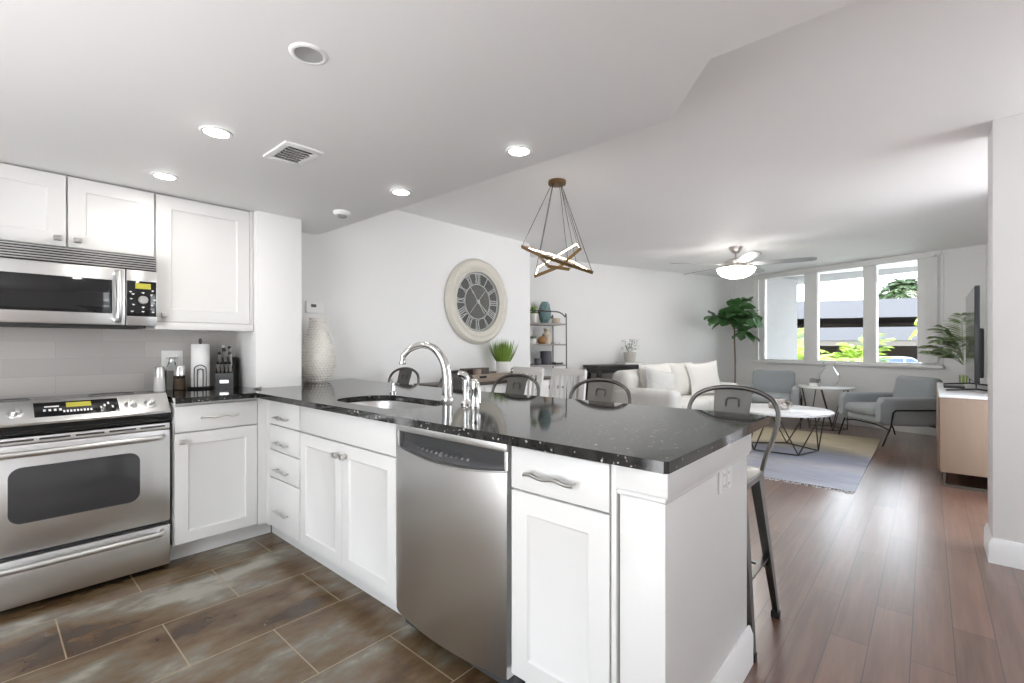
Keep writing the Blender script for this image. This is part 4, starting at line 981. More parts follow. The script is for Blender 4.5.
def grass_pot(name, label, loc, pr, ph, gl, nb, pot=CERW, leaf=GRASS, spread=0.55, width=0.010):
    t = thing(name, label, 'plant', loc)
    b = MB(); b.lathe([(pr * 0.78, 0), (pr * 0.85, 0.005), (pr, ph), (pr * 0.93, ph), (pr * 0.85, ph - 0.02)], n=26, cap=False).lathe([(0, 0.002), (pr * 0.78, 0.002)], n=26, cap=False); p = b.build('pot', pot, t)
    b = MB(); b.lathe([(0.0, ph - 0.016), (pr * 0.87, ph - 0.016)], n=24, cap=False); b.build('soil', SOIL, p)
    b = MB()
    for k in range(nb):
        a = random.uniform(0, 6.283); q = random.random() ** 0.6; s = spread * q
        base = (pr * 0.7 * q * math.cos(a), pr * 0.7 * q * math.sin(a), ph - 0.02)
        b.leaf(base, (s * math.cos(a), s * math.sin(a), 1), (math.cos(a), math.sin(a), 0.3), gl * random.uniform(0.65, 1.05), width, 0.10 + 0.14 * q, 'blade')
    b.build('foliage', leaf, t)
    return t
grass_pot('potted_grass', 'bushy green grass plant in a white pot on the sideboard tray', (-3.46, 3.77, 0.8505), 0.085, 0.17, 0.27, 190, width=0.016, spread=0.85)

def dining_chair(label, loc, rz):
    t = thing('dining_chair', label, 'chair', loc, rz, 'white dining chairs')
    b = MB(); b.prism(rrect(-0.20, 0.20, -0.21, 0.21, 0.04), 0.435, 0.465, 0.006); b.build('seat', CHAIRW, t)
    for sx in (-1, 1):
        b = MB(); b.tube([(sx * 0.19, -0.18, 0), (sx * 0.185, -0.175, 0.436)], 1, flat=(0.018, 0.018)); b.build('leg', CHAIRW, t)
        b = MB(); b.tube([(sx * 0.178, 0.21, 0), (sx * 0.178, 0.19, 0.45), (sx * 0.178, 0.215, 0.75), (sx * 0.175, 0.25, 0.96)], 1, flat=(0.019, 0.016)); b.build('leg', CHAIRW, t)
    b = MB(); b.box(-0.195, 0.195, 0.222, 0.252, 0.905, 0.972, 0.008); b.M = Matrix.Identity(4); b.build('top_rail', CHAIRW, t)
    b = MB(); b.box(-0.18, 0.18, 0.19, 0.212, 0.53, 0.585, 0.005); b.build('lower_rail', CHAIRW, t)
    for k in range(6):
        x = -0.14 + 0.056 * k
        b = MB(); b.tube([(x, 0.202, 0.58), (x, 0.214, 0.72), (x, 0.236, 0.91)], 1, flat=(0.012, 0.006)); b.build('slat', CHAIRW, t)
    b = MB(); b.box(-0.18, 0.18, -0.195, -0.175, 0.37, 0.435).box(-0.195, -0.175, -0.17, 0.19, 0.37, 0.435).box(0.175, 0.195, -0.17, 0.19, 0.37, 0.435); b.build('apron', CHAIRW, t)
    return t
dining_chair('white wooden dining chair with a broad top rail, the one nearer the potted grass', (-3.09, 3.50, 0), R(0))
dining_chair('white wooden slat-back dining chair, the one nearer the dark console table', (-2.585, 3.50, 0), R(0))
dt = thing('dining_table', 'dark-topped dining table under the pendant chandelier, barely seen over the counter', 'table', (-2.13, 2.88, 0))
b = MB(); b.prism(rrect(-0.95, 0.70, -0.30, 0.375, 0.05), 0.715, 0.745, 0.006); b.build('tabletop', DARKWOOD, dt)
for sx, sy in ((-0.88, -0.24), (0.63, -0.24), (-0.88, 0.31), (0.63, 0.31)):
    b = MB(); b.tube([(sx, sy, 0), (sx, sy, 0.72)], 1, flat=(0.03, 0.03)); b.build('leg', CHAIRW, dt)

# ------------------------------------------------------------------ sofa wall: coordinates along the wall (a = from the corner, towards the kitchen; o = off the wall)
def qs(a, o, z=0): return QC - WN * a - WE * o + Vector((0, 0, z))
QM = Matrix.Translation(QC) @ Matrix(((-WN.x, -WE.x, 0, 0), (-WN.y, -WE.y, 0, 0), (0, 0, 1, 0), (0, 0, 0, 1)))  # x along the wall to the kitchen, y off the wall
sh = thing('etagere_shelf', 'tall open shelf with an arched metal frame behind the end of the dining wall', 'shelf', qs(4.35, 0.2, 0))
SHZ = (0.32, 0.62, 0.92, 1.205, 1.485)
S0, S1, D0, D1 = 4.10, 4.95, 0.03, 0.36
def qmb(root):
    b = wmb(root); b.M = b.M @ QM; return b
for o in (D0, D1):
    b = qmb(sh); b.tube([(S0, o, 0), (S0, o, 1.50), (S0 + 0.025, o, 1.585), (S0 + 0.10, o, 1.64), (S0 + 0.22, o, 1.655), (S1 - 0.22, o, 1.655), (S1 - 0.10, o, 1.64), (S1 - 0.025, o, 1.585), (S1, o, 1.50), (S1, o, 0)], 0.009, 8, smooth=4); b.build('frame', GUN, sh)
for z in SHZ:
    b = qmb(sh); b.box(S0 - 0.005, S1 + 0.005, D0, D1, z - 0.012, z + 0.010, 0.003); s_ = b.build('shelf_board', pm('grey_shelf_wood_%d' % int(z * 100), (0.34, 0.32, 0.30), 0.5, var=0.15, vscale=10), sh)
b = qmb(sh); b.tube([((S0 + S1) / 2, D0 - 0.0, 0.02), ((S0 + S1) / 2, D0, 1.65)], 0.006, 8); b.build('back_post', GUN, sh)
def on_shelf(name, label, cat, a, o, k): return thing(name, label, cat, qs(a, o, SHZ[k] + 0.0105))
t = on_shelf('teal_vase', 'faceted teal vase on the top shelf of the open rack', 'vase', 4.35, 0.2, 4)
b = MB()
rs = []
for r, z in ((0.05, 0), (0.075, 0.06), (0.095, 0.17), (0.07, 0.26), (0.045, 0.30)):
    rs.append([(r * math.cos(2 * math.pi * (k + 0.5 * (len(rs) % 2)) / 8), r * math.sin(2 * math.pi * (k + 0.5 * (len(rs) % 2)) / 8), z) for k in range(8)])
b.loft(rs); b.build('body', TEAL, t, smooth=False)
t = on_shelf('cream_bowl', 'small cream bowl beside the teal vase', 'bowl', 4.225, 0.30, 4)
b = MB(); b.lathe([(0.03, 0), (0.05, 0.01), (0.055, 0.07), (0.05, 0.07), (0.044, 0.015), (0, 0.012)], n=24, cap=False); b.build('body', SAND, t)
t = on_shelf('potted_succulent', 'tall green plant in a white pot, half hidden at the left of the top shelf', 'plant', 4.54, 0.22, 4)
b = MB(); b.lathe([(0.045, 0), (0.05, 0.01), (0.055, 0.13), (0.048, 0.13), (0.045, 0.11), (0, 0.11)], n=22, cap=False); b.build('pot', CERW, t)
b = MB()
for k in range(14):
    a = k * 2.4; b.leaf((0, 0, 0.11), (0.4 * math.cos(a), 0.4 * math.sin(a), 1), (math.cos(a), math.sin(a), .2), random.uniform(0.10, 0.17), 0.03, 0.05, 'lance')
b.build('foliage', GRASS, t)
for k, (sh_k, w) in enumerate(((4, 0.012), (3, 0.02))):
    t = on_shelf('closed_book', ['thin dark book lying on the top shelf right of the cream bowl', 'dark book lying on the shelf right of the sand bottle'][k], 'book', 4.155, 0.16 - 0.02 * k, sh_k)
    t.rotation_euler = (0, 0, math.atan2(-WN.y, -WN.x))
    b = MB(); b.box(-0.045, 0.045, -0.08, 0.08, 0.0, 0.003).box(-0.045, 0.045, -0.08, 0.08, 0.003 + w, 0.006 + w).box(-0.045, -0.042, -0.08, 0.08, 0.0, 0.006 + w); b.build('cover', BOOK, t)
    b = MB(); b.box(-0.042, 0.043, -0.077, 0.077, 0.003, 0.003 + w); b.build('pages', PAPER, t)
t = on_shelf('sand_bottle', 'pale sand-coloured bottle jar on the second shelf from the top', 'bottle', 4.32, 0.2, 3)
b = MB(); b.lathe([(0.06, 0), (0.065, 0.02), (0.062, 0.13), (0.035, 0.16), (0.03, 0.175), (0.04, 0.20), (0.032, 0.21)], n=26); b.build('body', SAND, t)
t = on_shelf('amber_ornament', 'round amber wooden ornament left of the sand bottle', 'ornament', 4.45, 0.28, 3)
b = MB(); b.lathe([(0.04, 0), (0.065, 0.025), (0.06, 0.06), (0.03, 0.09), (0.008, 0.105)], n=24); b.build('body', AMBER, t)
grass_pot('shelf_planter', 'low leafy plant in a white bowl at the left of the second shelf', qs(4.61, 0.26, SHZ[3] + 0.0105), 0.075, 0.07, 0.07, 60, leaf=SAGE, spread=1.2, width=0.03)
t = on_shelf('charcoal_vase', 'charcoal grey cylinder vase on the third shelf from the top', 'vase', 4.33, 0.2, 2)
b = MB(); b.lathe([(0.075, 0), (0.08, 0.01), (0.08, 0.18), (0.074, 0.185), (0.07, 0.18), (0.07, 0.03), (0, 0.03)], n=28, cap=False); b.build('body', CHARC, t)
t = on_shelf('dark_cup', 'small dark cup left of the charcoal vase', 'cup', 4.50, 0.26, 2)
b = MB(); b.lathe([(0.035, 0), (0.045, 0.008), (0.048, 0.09), (0.042, 0.09), (0.038, 0.015), (0, 0.015)], n=22, cap=False); b.build('body', CHARC, t)
t = on_shelf('shelf_tray', 'flat dark tray on the third shelf right of the charcoal vase', 'tray', 4.17, 0.22, 2)
t.rotation_euler = (0, 0, math.atan2(-WN.y, -WN.x))
b = MB(); b.box(-0.05, 0.05, -0.09, 0.09, 0, 0.012, 0.003).box(-0.05, 0.05, -0.09, -0.082, 0.012, 0.028).box(-0.05, 0.05, 0.082, 0.09, 0.012, 0.028); b.build('body', BOOK, t)

# dark console table behind the sofa
dk = thing('console_table', 'dark wood console table against the wall behind the sofa', 'table', qs(2.9, 0.2))
b = qmb(dk); b.box(2.62, 3.56, 0.03, 0.38, 0.865, 0.905, 0.004); b.build('tabletop', BLKWOOD, dk)
b = qmb(dk); b.box(2.66, 3.52, 0.06, 0.35, 0.79, 0.865); b.build('apron', BLKWOOD, dk)
for a in (2.68, 3.50):
    for o in (0.075, 0.335):
        b = qmb(dk); b.box(a - 0.03, a + 0.03, o - 0.03, o + 0.03, 0, 0.80, 0.003); b.build('leg', BLKWOOD, dk)
t = thing('stacked_book', 'flat book under the small plant pot on the dark console table', 'book', qs(2.81, 0.22, 0.9055), math.atan2(-WN.y, -WN.x))
b = MB(); b.box(-0.19, 0.19, -0.11, 0.11, 0, 0.004).box(-0.19, 0.19, -0.11, 0.11, 0.026, 0.03).box(-0.19, 0.19, -0.11, -0.106, 0, 0.03); b.build('cover', STONEP, t); b = MB(); b.box(-0.186, 0.186, -0.106, 0.107, 0.004, 0.026); b.build('pages', PAPER, t)
t = thing('potted_sage_plant', 'small grey-leaved plant in a stone pot on the dark console table', 'plant', qs(2.81, 0.22, 0.936))
b = MB(); b.lathe([(0.07, 0), (0.08, 0.01), (0.095, 0.155), (0.085, 0.155), (0.08, 0.13), (0, 0.13)], n=24, cap=False); b.build('pot', STONEP, t)
b = MB()
for k in range(11):
    a = k * 2.39; tip = Vector((0.12 * math.cos(a) * (0.4 + 0.6 * random.random()), 0.12 * math.sin(a), 0.13 + random.uniform(0.12, 0.21)))
    b.tube([(0, 0, 0.12), tip * 0.6 + Vector((0, 0, 0.03)), tip], 0.002, 5)
st_ = b.build('stem', STEMB, t)
b = MB()
for k in range(75):
    a = random.uniform(0, 6.28); q = random.random(); p = Vector((0.13 * q * math.cos(a), 0.13 * q * math.sin(a), 0.18 + 0.16 * random.random()))
    b.leaf(p, (math.cos(a), math.sin(a), random.uniform(-.2, .9)), (0, 0, 1), 0.045, 0.024, 0.2, 'lance')
b.build('foliage', SAGE, t)

# ------------------------------------------------------------------ sofa
so = thing('slipcovered_sofa', 'white slipcovered sofa with rounded arms, its near arm towards the kitchen', 'sofa', (-2.63, 6.55, 0), R(84))
# local: seat faces -Y, x along the sofa (+x = far end is -x after rotation)
b = MB(); b.box(-0.98, 0.98, -0.40, 0.46, 0.02, 0.30, 0.03, 3); b.build('base', SLIP, so)
b = MB(); b.box(-0.98, 0.98, 0.20, 0.50, 0.28, 0.86, 0.11, 5); b.build('back', SLIP, so)
for sx in (-1, 1):
    b = MB(); b.box(min(sx * 0.74, sx * 1.0), max(sx * 0.74, sx * 1.0), -0.45, 0.46, 0.03, 0.64, 0.09, 5); b.build('arm', SLIP, so)
for x0, x1 in ((-0.74, 0.0), (0.0, 0.74)):
    b = MB(); b.box(x0 + 0.004, x1 - 0.004, -0.44, 0.24, 0.29, 0.47, 0.06, 4); b.build('seat_cushion', SLIP, so)
for x in (-0.37, 0.37):
    b = MB(); b.pillow(0.76, 0.52, 0.26, TR(x, 0.14, 0.69) @ Matrix.Rotation(R(-12), 4, 'X')); b.build('back_cushion', SLIP, so)
def cushion(label, loc, rz, tilt, w, h, th, mat, roll=0):
    t = thing('throw_pillow', label, 'pillow', loc, rz)
    b = MB(); b.pillow(w, h, th, Matrix.Translation((0, 0, h * 0.46)) @ Matrix.Rotation(R(tilt), 4, 'X') @ Matrix.Rotation(R(roll), 4, 'Y'), pinch=0.13); b.build('cover', mat, t)
    b = MB()
    Mp = Matrix.Translation((0, 0, h * 0.46)) @ Matrix.Rotation(R(tilt), 4, 'X') @ Matrix.Rotation(R(roll), 4, 'Y')
    pts = []
    for i in range(40):
        q = i / 10; e = int(q); f_ = -1 + 2 * (q - e); x, z = ((f_, -1), (1, f_), (-f_, 1), (-1, -f_))[e]
        pts.append(Mp @ Vector((x * (1 - 0.13 * (1 - z * z)) * w / 2, 0, z * (1 - 0.13 * (1 - x * x)) * h / 2)))
    b.tube(pts, 0.006, 6, closed=True); b.build('piping', mat, t)
    return t
cushion('grey patterned throw pillow against the near arm of the sofa', (-2.63, 5.92, 0.485), R(60), -20, 0.46, 0.42, 0.15, PILG, 10)
cushion('white throw pillow with pointed corners at the far arm of the sofa', (-2.44, 6.98, 0.485), R(48), -16, 0.50, 0.50, 0.16, PILW, -5)

# ------------------------------------------------------------------ fiddle-leaf fig
ft = thing('fiddle_leaf_fig', 'fiddle-leaf fig tree with a thin trunk in the corner beside the window', 'plant', (-2.45, 8.42, 0))
b = MB(); b.lathe([(0.13, 0), (0.14, 0.01), (0.17, 0.30), (0.155, 0.30), (0.145, 0.27), (0, 0.27)], n=28, cap=False); b.build('pot', CERW, ft)
b = MB(); b.tube([(0, 0, 0.25), (0.01, 0.01, 0.8), (0.0, 0.0, 1.38), (0.02, 0, 1.55)], [0.015, 0.013, 0.012, 0.010], 10, smooth=5)
brs = []
for k in range(9):
    a = k * 2.4 + 0.4; L = random.uniform(0.12, 0.38); z0 = 1.42 + 0.045 * k
    tip = Vector((L * math.cos(a) * 1.0, L * math.sin(a) * 1.0, z0 + random.uniform(-0.05, 0.42)))
    brs.append((Vector((0.01, 0, min(z0, 1.54))), tip)); b.tube([brs[-1][0], brs[-1][0].lerp(tip, 0.5) + Vector((0, 0, 0.06)), tip], [0.009, 0.007, 0.004], 7, smooth=3)
b.build('trunk', STEMB, ft)
b = MB()
for p0, tip in brs:
    for j in range(14):
        q = 0.35 + 0.65 * random.random(); p = p0.lerp(tip, q) + Vector((0, 0, 0.03)); a = random.uniform(0, 6.28)
        d = Vector((math.cos(a), math.sin(a), random.uniform(-0.75, 0.9)))
        b.leaf(p, d, (random.uniform(-.7, .7), random.uniform(-.7, .7), 1), random.uniform(0.18, 0.28), random.uniform(0.15, 0.21), random.uniform(0.1, 0.35), 'fig')
b.build('foliage', FIG, ft)

# ------------------------------------------------------------------ rug, tables
rg = thing('area_rug', 'flat-woven rug in blue-grey and straw stripes with short fringe', 'rug', (-1.5, 6.17, 0.0005))
b = wmb(rg); 
pts = [(-0.45, 4.70), (-0.45, 7.56), (-2.6, 7.56), (-2.6, 4.70)]
b.prism(pts, 0.0005, 0.010, 0.003); b.build('weave', RUGM, rg)
b = wmb(rg)
for k in range(90):
    x = -0.47 - 2.1 * k / 89; b.tube([(x, 4.703, 0.006), (x + random.uniform(-.02, .02), 4.675, 0.004), (x + random.uniform(-.03, .03), 4.645, 0.0035)], 0.0032, 5)
b.build('fringe', PILG, rg)
def hairpin_table(name, label, loc, r, h, nseg, leg_r, mat_leg, rot):
    t = thing(name, label, 'table', loc)
    b = MB(); b.lathe([(r - 0.006, h - 0.026), (r, h - 0.022), (r, h - 0.003), (r - 0.004, h)], n=56); b.build('tabletop', LAQW, t)
    rb = r * 0.72; rt = r * 0.86
    bot = [Vector((rb * math.cos(R(rot + 360 * k / nseg)), rb * math.sin(R(rot + 360 * k / nseg)), leg_r)) for k in range(nseg)]
    b = MB(); b.tube(bot, leg_r, 8, closed=True); b.build('base_ring', mat_leg, t)
    for k in range(nseg):
        for sgn in (-1, 1):
            a = R(rot + 360 * (k + 0.42 * sgn) / nseg)
            b = MB(); b.tube([bot[k], (rt * math.cos(a), rt * math.sin(a), h - 0.027)], leg_r, 8); b.build('leg', mat_leg, t)
    return t
hairpin_table('coffee_table', 'round white coffee table on angled bronze wire legs, on the rug', (-1.27, 6.09, 0.0115), 0.51, 0.455, 5, 0.0075, DARKMET, 20)
hairpin_table('side_table', 'round white side table on dark wire legs between the two grey armchairs', (-1.11, 8.10, 0), 0.345, 0.605, 5, 0.006, DARKMET, 8)
t = thing('silver_knot', 'silver knotted ornament on the coffee table', 'ornament', (-1.29, 6.08, 0.467))
b = MB()
for k in range(11):
    a = k * 2.4; q = 0.075 if k < 7 else 0.04
    b.ball((q * math.cos(a), 0.7 * q * math.sin(a), 0.034 + (0.045 if k >= 7 else 0) + 0.004 * (k % 3)), 0.034, (1.1, 0.9, 0.9), 10, 7)
b.tube([(0.10 * math.cos(a) * (1 + 0.3 * math.cos(3 * a)), 0.07 * math.sin(a), 0.05 + 0.03 * math.sin(3 * a)) for a in [k * 0.2617 for k in range(24)]], 0.014, 8, closed=True)
b.build('knot', SILV, t)
t = thing('glass_vase', 'clear glass pitcher vase with a flared lip on the side table', 'vase', (-1.08, 8.14, 0.606))
b = MB(); b.lathe([(0.06, 0), (0.10, 0.02), (0.135, 0.10), (0.125, 0.18), (0.065, 0.26), (0.05, 0.285), (0.085, 0.345)], n=36, cap=False); b.lathe([(0, 0.004), (0.085, 0.006)], n=30, cap=False); b.build('body', MILKY, t)
t = thing('jar_candle', 'small grey candle jar beside the glass vase on the side table', 'candle', (-1.24, 8.02, 0.606))
b = MB(); b.lathe([(0.058, 0), (0.062, 0.006), (0.062, 0.05)], n=24); b.build('dish', CERW, t)
b = MB(); b.lathe([(0.06, 0.05), (0.062, 0.055), (0.062, 0.105), (0.055, 0.11)], n=24); b.build('jar', SMOKE, t)

# ------------------------------------------------------------------ armchairs
def armchair(label, loc, rz):
    t = thing('armchair', label, 'armchair', loc, rz)
    # faces -Y
    b = MB(); b.box(-0.27, 0.27, -0.36, 0.24, 0.25, 0.345, 0.03, 3); b.build('seat_shell', GREYF, t)
    b = MB(); b.box(-0.268, 0.268, -0.40, 0.16, 0.335, 0.46, 0.055, 4); b.build('seat_cushion', GREYF, t)
    b = MB(TR(0, 0.18, 0.33) @ Matrix.Rotation(R(-13), 4, 'X')); b.box(-0.30, 0.30, 0.0, 0.15, -0.02, 0.50, 0.065, 5); b.build('backrest', GREYF, t)
    for sx in (-1, 1):
        b = MB(); x0, x1 = sorted((sx * 0.265, sx * 0.375))
        rings = []
        for y, zb, zt in ((-0.40, 0.29, 0.52), (-0.36, 0.25, 0.575), (0.0, 0.235, 0.575), (0.27, 0.235, 0.575), (0.33, 0.26, 0.55)):
            w = 0.0 if -0.39 < y < 0.3 else 0.015
            rings.append([(x, y, z) for x, z in [(p[0], p[1]) for p in rrect(x0 + w, x1 - w, zb, zt, 0.035, 4)]])
        b.loft(rings); b.build('arm', GREYF, t)
        b = MB(); xo = sx * 0.385
        b.tube([(xo - sx * 0.01, -0.39, 0.006), (xo, -0.30, 0.23), (xo, -0.27, 0.40), (xo, -0.24, 0.43), (xo, 0.22, 0.43), (xo, 0.27, 0.40), (xo, 0.30, 0.20), (xo - sx * 0.01, 0.36, 0.006)], 0.009, 8); b.build('side_frame', BLKMET, t)
    b = MB(); b.tube([(-0.385, -0.315, 0.20), (-0.2, -0.315, 0.235), (0.2, -0.315, 0.235), (0.385, -0.315, 0.20)], 0.008, 8); b.tube([(-0.385, 0.295, 0.22), (0.385, 0.295, 0.22)], 0.008, 8); b.build('cross_bar', BLKMET, t)
    return t
armchair('grey armchair turned side-on beside the oak media console, near the right wall', (-0.36, 7.57, 0), -math.atan2(0.755, 0.656))
armchair('grey armchair facing the room between the sofa and the side table', (-1.80, 8.05, 0), R(9))

# ------------------------------------------------------------------ media console, television, palm
cs = thing('media_console', 'pale oak media console with a white top on a dark metal base', 'cabinet', (0.29, 6.27, 0))
b = wmb(cs); b.box(0.072, 0.50, 5.40, 7.15, 0.125, 0.755, 0.003); b.build('body', OAK, cs)
b = wmb(cs); b.box(0.066, 0.505, 5.393, 7.155, 0.755, 0.778, 0.003); b.build('top', LAQW, cs)
for k in range(3):
    b = wmb(cs); y0 = 5.42 + 0.575 * k; b.box(0.062, 0.072, y0, y0 + 0.56, 0.14, 0.745, 0.002); b.build('door', OAK, cs)
for y in (5.43, 7.10):
    b = wmb(cs); b.tube([(0.10, y, 0.124), (0.10, y, 0.0125), (0.47, y, 0.0125), (0.47, y, 0.124)], 1, flat=(0.012, 0.012)); b.build('leg', DARKMET, cs)
b = wmb(cs); b.tube([(0.10, 5.43, 0.0125), (0.10, 7.10, 0.0125)], 1, flat=(0.011, 0.011)).tube([(0.47, 5.43, 0.0125), (0.47, 7.10, 0.0125)], 1, flat=(0.011, 0.011)); b.build('base_rail', DARKMET, cs)
tv = thing('television', 'black flat-screen television on the media console, seen nearly edge-on', 'television', (0.32, 6.38, 0.7795))
b = wmb(tv); b.box(0.300, 0.332, 5.73, 7.02, 0.862, 1.715, 0.003).box(0.332, 0.372, 5.95, 6.8, 0.90, 1.35, 0.012); b.build('housing', BLACKP, tv)
b = wmb(tv); b.box(0.2975, 0.3005, 5.74, 7.01, 0.875, 1.707); b.build('screen', SCREEN, tv)
for y in (5.92, 6.83):
    b = wmb(tv); b.tube([(0.12, y - 0.06, 0.7875), (0.318, y, 0.802), (0.318, y, 0.87)], 0.008, 8).tube([(0.48, y - 0.05, 0.7875), (0.318, y, 0.802)], 0.008, 8); b.build('foot', BLACKP, tv)
t = thing('console_tray', 'slim black tray lying on the console top in front of the television', 'tray', (0.17, 6.45, 0.7785))
b = MB(); b.box(-0.06, 0.09, -0.16, 0.16, 0, 0.010, 0.003).box(-0.06, -0.052, -0.16, 0.16, 0.010, 0.022).box(0.082, 0.09, -0.16, 0.16, 0.01, 0.022); b.build('body', BLACKP, t)
def frond(b, base, d, L, droop, n, ll, lw, side=1.0, r=0.004):
    d = Vector(d).normalized(); base = Vector(base); pts = []
    for i in range(9):
        u = i / 8; pts.append(base + d * L * u - Vector((0, 0, droop * L * u * u)))
    b.tube(pts, [r * (1 - 0.7 * i / 8) for i in range(9)], 5)
    for k in range(n):
        u = 0.22 + 0.76 * k / (n - 1); i = min(int(u * 8), 7); p = pts[i].lerp(pts[i + 1], u * 8 - i); tan = (pts[i + 1] - pts[i]).normalized()
        sv = tan.cross(Vector((0, 0, 1)))
        if sv.length < 1e-3: sv = Vector((1, 0, 0))
        sv.normalize(); q = math.sin(math.pi * (0.12 + 0.83 * u)) * 0.75 + 0.25
        for s in (-1, 1):
            b.leaf(p, tan * 0.75 + sv * s * 0.9 - Vector((0, 0, 0.15)), (random.uniform(-.8, .8), random.uniform(-.8, .8), 1), ll * q * random.uniform(0.85, 1.1), lw, 0.22, 'lance')
pl = thing('potted_palm', 'slender potted palm with feathery fronds behind the television', 'plant', (0.30, 7.55, 0))
b = MB(); b.lathe([(0.10, 0), (0.11, 0.01), (0.13, 0.30), (0.12, 0.30), (0.11, 0.27), (0, 0.27)], n=26, cap=False); b.build('pot', STONEP, pl)
b = MB()
for k in range(4): b.tube([(0.02 * math.cos(k * 1.6), 0.02 * math.sin(k * 1.6), 0.26), (0.03 * math.cos(k * 1.6), 0.03 * math.sin(k * 1.6), 0.85)], 0.008, 7)
b.build('stem', ARECA, pl)
b = MB()
for a, el, L, z, dr in ((200, 55, 0.75, 0.85, 0.5), (225, 62, 0.8, 0.88, 0.55), (175, 66, 0.75, 0.9, 0.5), (248, 64, 0.75, 0.9, 0.5), (215, 40, 0.6, 0.85, 0.35), (190, 74, 0.85, 0.92, 0.45), (262, 78, 0.9, 0.92, 0.35), (235, 48, 0.6, 0.85, 0.4), (210, 70, 0.95, 0.9, 0.5)):
    frond(b, (0, 0, z + 0.12), (math.cos(R(a)) * math.cos(R(el)), math.sin(R(a)) * math.cos(R(el)), math.sin(R(el))), L * 0.9, dr, 18, 0.18, 0.024)
b.build('foliage', PALML, pl)

# ------------------------------------------------------------------ outdoors
GZ = -0.9
struct(MB().box(-60, 60, 9.0, 90, GZ - 0.2, GZ).build('ground', EARTH))
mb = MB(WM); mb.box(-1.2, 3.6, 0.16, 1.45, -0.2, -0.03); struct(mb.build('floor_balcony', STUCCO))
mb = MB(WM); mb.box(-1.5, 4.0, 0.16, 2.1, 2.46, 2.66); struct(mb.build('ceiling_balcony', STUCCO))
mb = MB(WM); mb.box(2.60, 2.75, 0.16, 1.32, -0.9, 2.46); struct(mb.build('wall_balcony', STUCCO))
ga = thing('parking_garage', 'two-storey white parking garage with dark open decks across the street', 'building', (-3.28, 42.5, GZ))
fe = Vector((0.94, 0.342, 0)); fnv = Vector((-0.342, 0.94, 0))
GM = Matrix.Translation((-3.28, 42.5, 0)) @ Matrix(((fe.x, fnv.x, 0, 0), (fe.y, fnv.y, 0, 0), (0, 0, 1, 0), (0, 0, 0, 1)))
def gpart(f, name, mat):
    b = wmb(ga); b.M = b.M @ GM; f(b); return b.build(name, mat, ga)
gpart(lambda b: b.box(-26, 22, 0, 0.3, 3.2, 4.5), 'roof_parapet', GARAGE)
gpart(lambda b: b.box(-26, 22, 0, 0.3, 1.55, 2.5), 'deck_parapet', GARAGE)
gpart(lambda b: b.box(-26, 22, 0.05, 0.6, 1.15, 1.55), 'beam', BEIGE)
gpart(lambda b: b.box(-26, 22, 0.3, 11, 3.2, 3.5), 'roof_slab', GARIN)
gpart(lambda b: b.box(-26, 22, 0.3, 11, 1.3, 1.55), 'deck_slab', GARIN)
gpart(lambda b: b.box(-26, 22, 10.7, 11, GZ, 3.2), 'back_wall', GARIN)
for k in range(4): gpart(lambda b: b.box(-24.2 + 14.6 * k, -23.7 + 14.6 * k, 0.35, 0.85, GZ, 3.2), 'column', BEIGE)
car = thing('parked_car', 'white car with blue-tinted windows parked before the garage', 'car', (-1.25, 32.6, GZ), R(18))
b = MB()
b.loft([[(x, sy * w, z) for x, z in ((-2.2, 0.28), (2.2, 0.28), (2.25, 0.6), (2.1, 0.85), (1.2, 0.95), (-2.1, 0.98), (-2.25, 0.7))] for sy, w in ((-1, 0.86), (1, 0.86))]); b.build('body', CARW, car)
b = MB(); b.loft([[(-1.95, s * 0.80, 0.95), (1.15, s * 0.80, 0.95), (0.45, s * 0.66, 1.44), (0.2, s * 0.64, 1.49), (-1.55, s * 0.64, 1.49), (-1.75, s * 0.66, 1.45)] for s in (-1, 1)]); b.build('cabin', CARW, car)
for s in (-1, 1):
    b = MB(); b.loft([[(x, s * (0.805 + o), 1.0), (x2, s * (0.805 + o), 1.0), (x3, s * (0.69 + o), 1.40), (x4, s * (0.69 + o), 1.40)] for o in (-0.02, 0.012) for x, x2, x3, x4 in ((-1.75, 0.05, 0.05, -1.6),)])
    b.build('side_window', CARG, car)
    b = MB(); b.loft([[(0.15, s * (0.805 + o), 1.0), (0.92, s * (0.805 + o), 1.0), (0.42, s * (0.69 + o), 1.40), (0.15, s * (0.69 + o), 1.40)] for o in (-0.02, 0.012)]); b.build('side_window', CARG, car)
    for x in (-1.4, 1.4):
        b = MB(TR(x, s * 0.80, 0.31)); b.lathe([(0.18, -0.1), (0.30, -0.1), (0.31, 0), (0.30, 0.1), (0.18, 0.1)], n=24, axis='Y'); b.build('wheel', RUBBER, car)
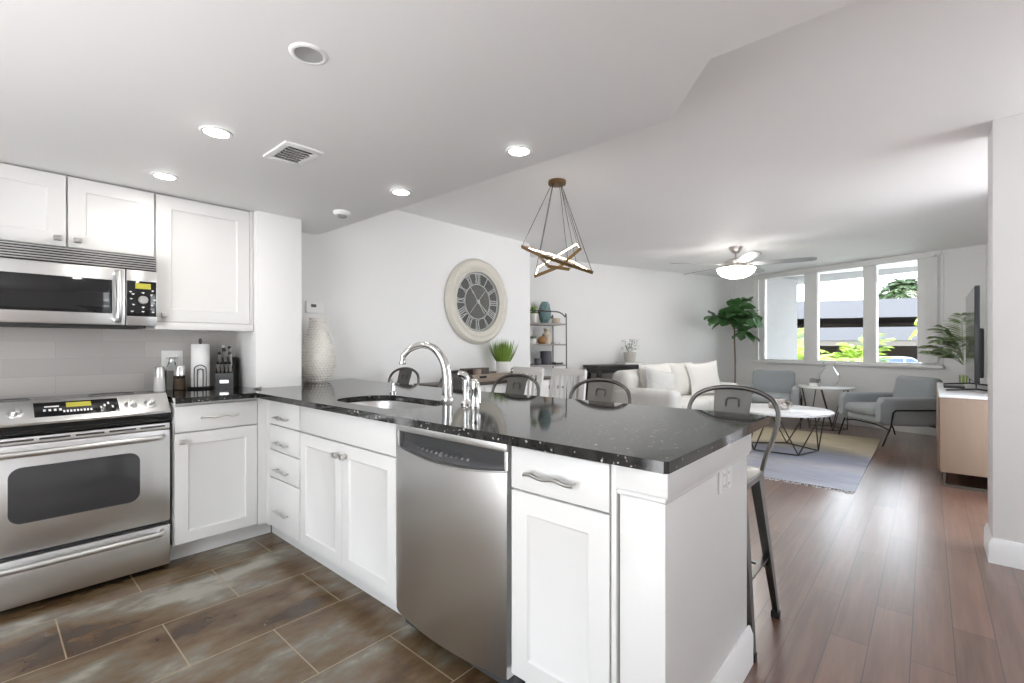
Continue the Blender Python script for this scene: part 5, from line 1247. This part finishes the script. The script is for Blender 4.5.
def areca(label, loc, n, L, s, mat=ARECA):
    t = thing('areca_palm', label, 'palm', loc)
    b = MB()
    for k in range(5): b.tube([(0.06 * math.cos(k), 0.06 * math.sin(k), 0), (0.12 * math.cos(k), 0.12 * math.sin(k), 1.2 * s)], 0.02, 6)
    b.build('stem', ARECA, t)
    b = MB()
    for k in range(n):
        a = k * 2.4 + random.uniform(-.2, .2); el = random.uniform(20, 80)
        frond(b, (0.05 * math.cos(a), 0.05 * math.sin(a), 0.9 * s + random.uniform(0, 0.7)), (math.cos(a) * math.cos(R(el)), math.sin(a) * math.cos(R(el)), math.sin(R(el))), L * random.uniform(0.8, 1.1), 0.45, 16, 0.34 * s, 0.04, r=0.008)
    b.build('foliage', mat, t)
    return t
areca('bushy bright green palm outside the middle window pane, its left half', (-2.95, 15.2, GZ), 30, 1.5, 1.1)
areca('bushy bright green palm outside the middle window pane, its right half', (-1.58, 17.9, GZ), 30, 1.5, 1.15)
def palm_tree(label, loc, h, L, n, droop=0.55, tr_=0.13, mat=FARP):
    t = thing('palm_tree', label, 'palm', loc)
    b = MB(); b.tube([(0, 0, 0), (0.05, 0, h * 0.5), (0, 0, h)], [tr_ * 1.3, tr_, tr_ * 0.9], 10, smooth=4); b.build('trunk', STEMB, t)
    b = MB()
    for k in range(n):
        a = k * 2.4; el = -15 + 90 * (k / n)
        frond(b, (0, 0, h), (math.cos(a) * math.cos(R(el)), math.sin(a) * math.cos(R(el)), math.sin(R(el))), L * random.uniform(0.85, 1.1), droop, 15, L * 0.30, L * 0.05, r=0.02)
    b.build('foliage', mat, t)
    return t
palm_tree('tall palm rising behind the garage, largest crown in the right window pane', (-1.9, 62.5, GZ), 7.7, 2.6, 60)
palm_tree('palm crown behind the garage, left of the tallest one', (-4.3, 66.5, GZ), 7.1, 1.9, 50)
palm_tree('distant palm crown over the garage roof, seen in the middle window pane', (-10.5, 72.0, GZ), 6.6, 2.0, 50)
palm_tree('nearby palm whose frond hangs into the right window pane', (0.62, 14.6, GZ), 3.05, 1.1, 18, 0.9, 0.07, ARECA)
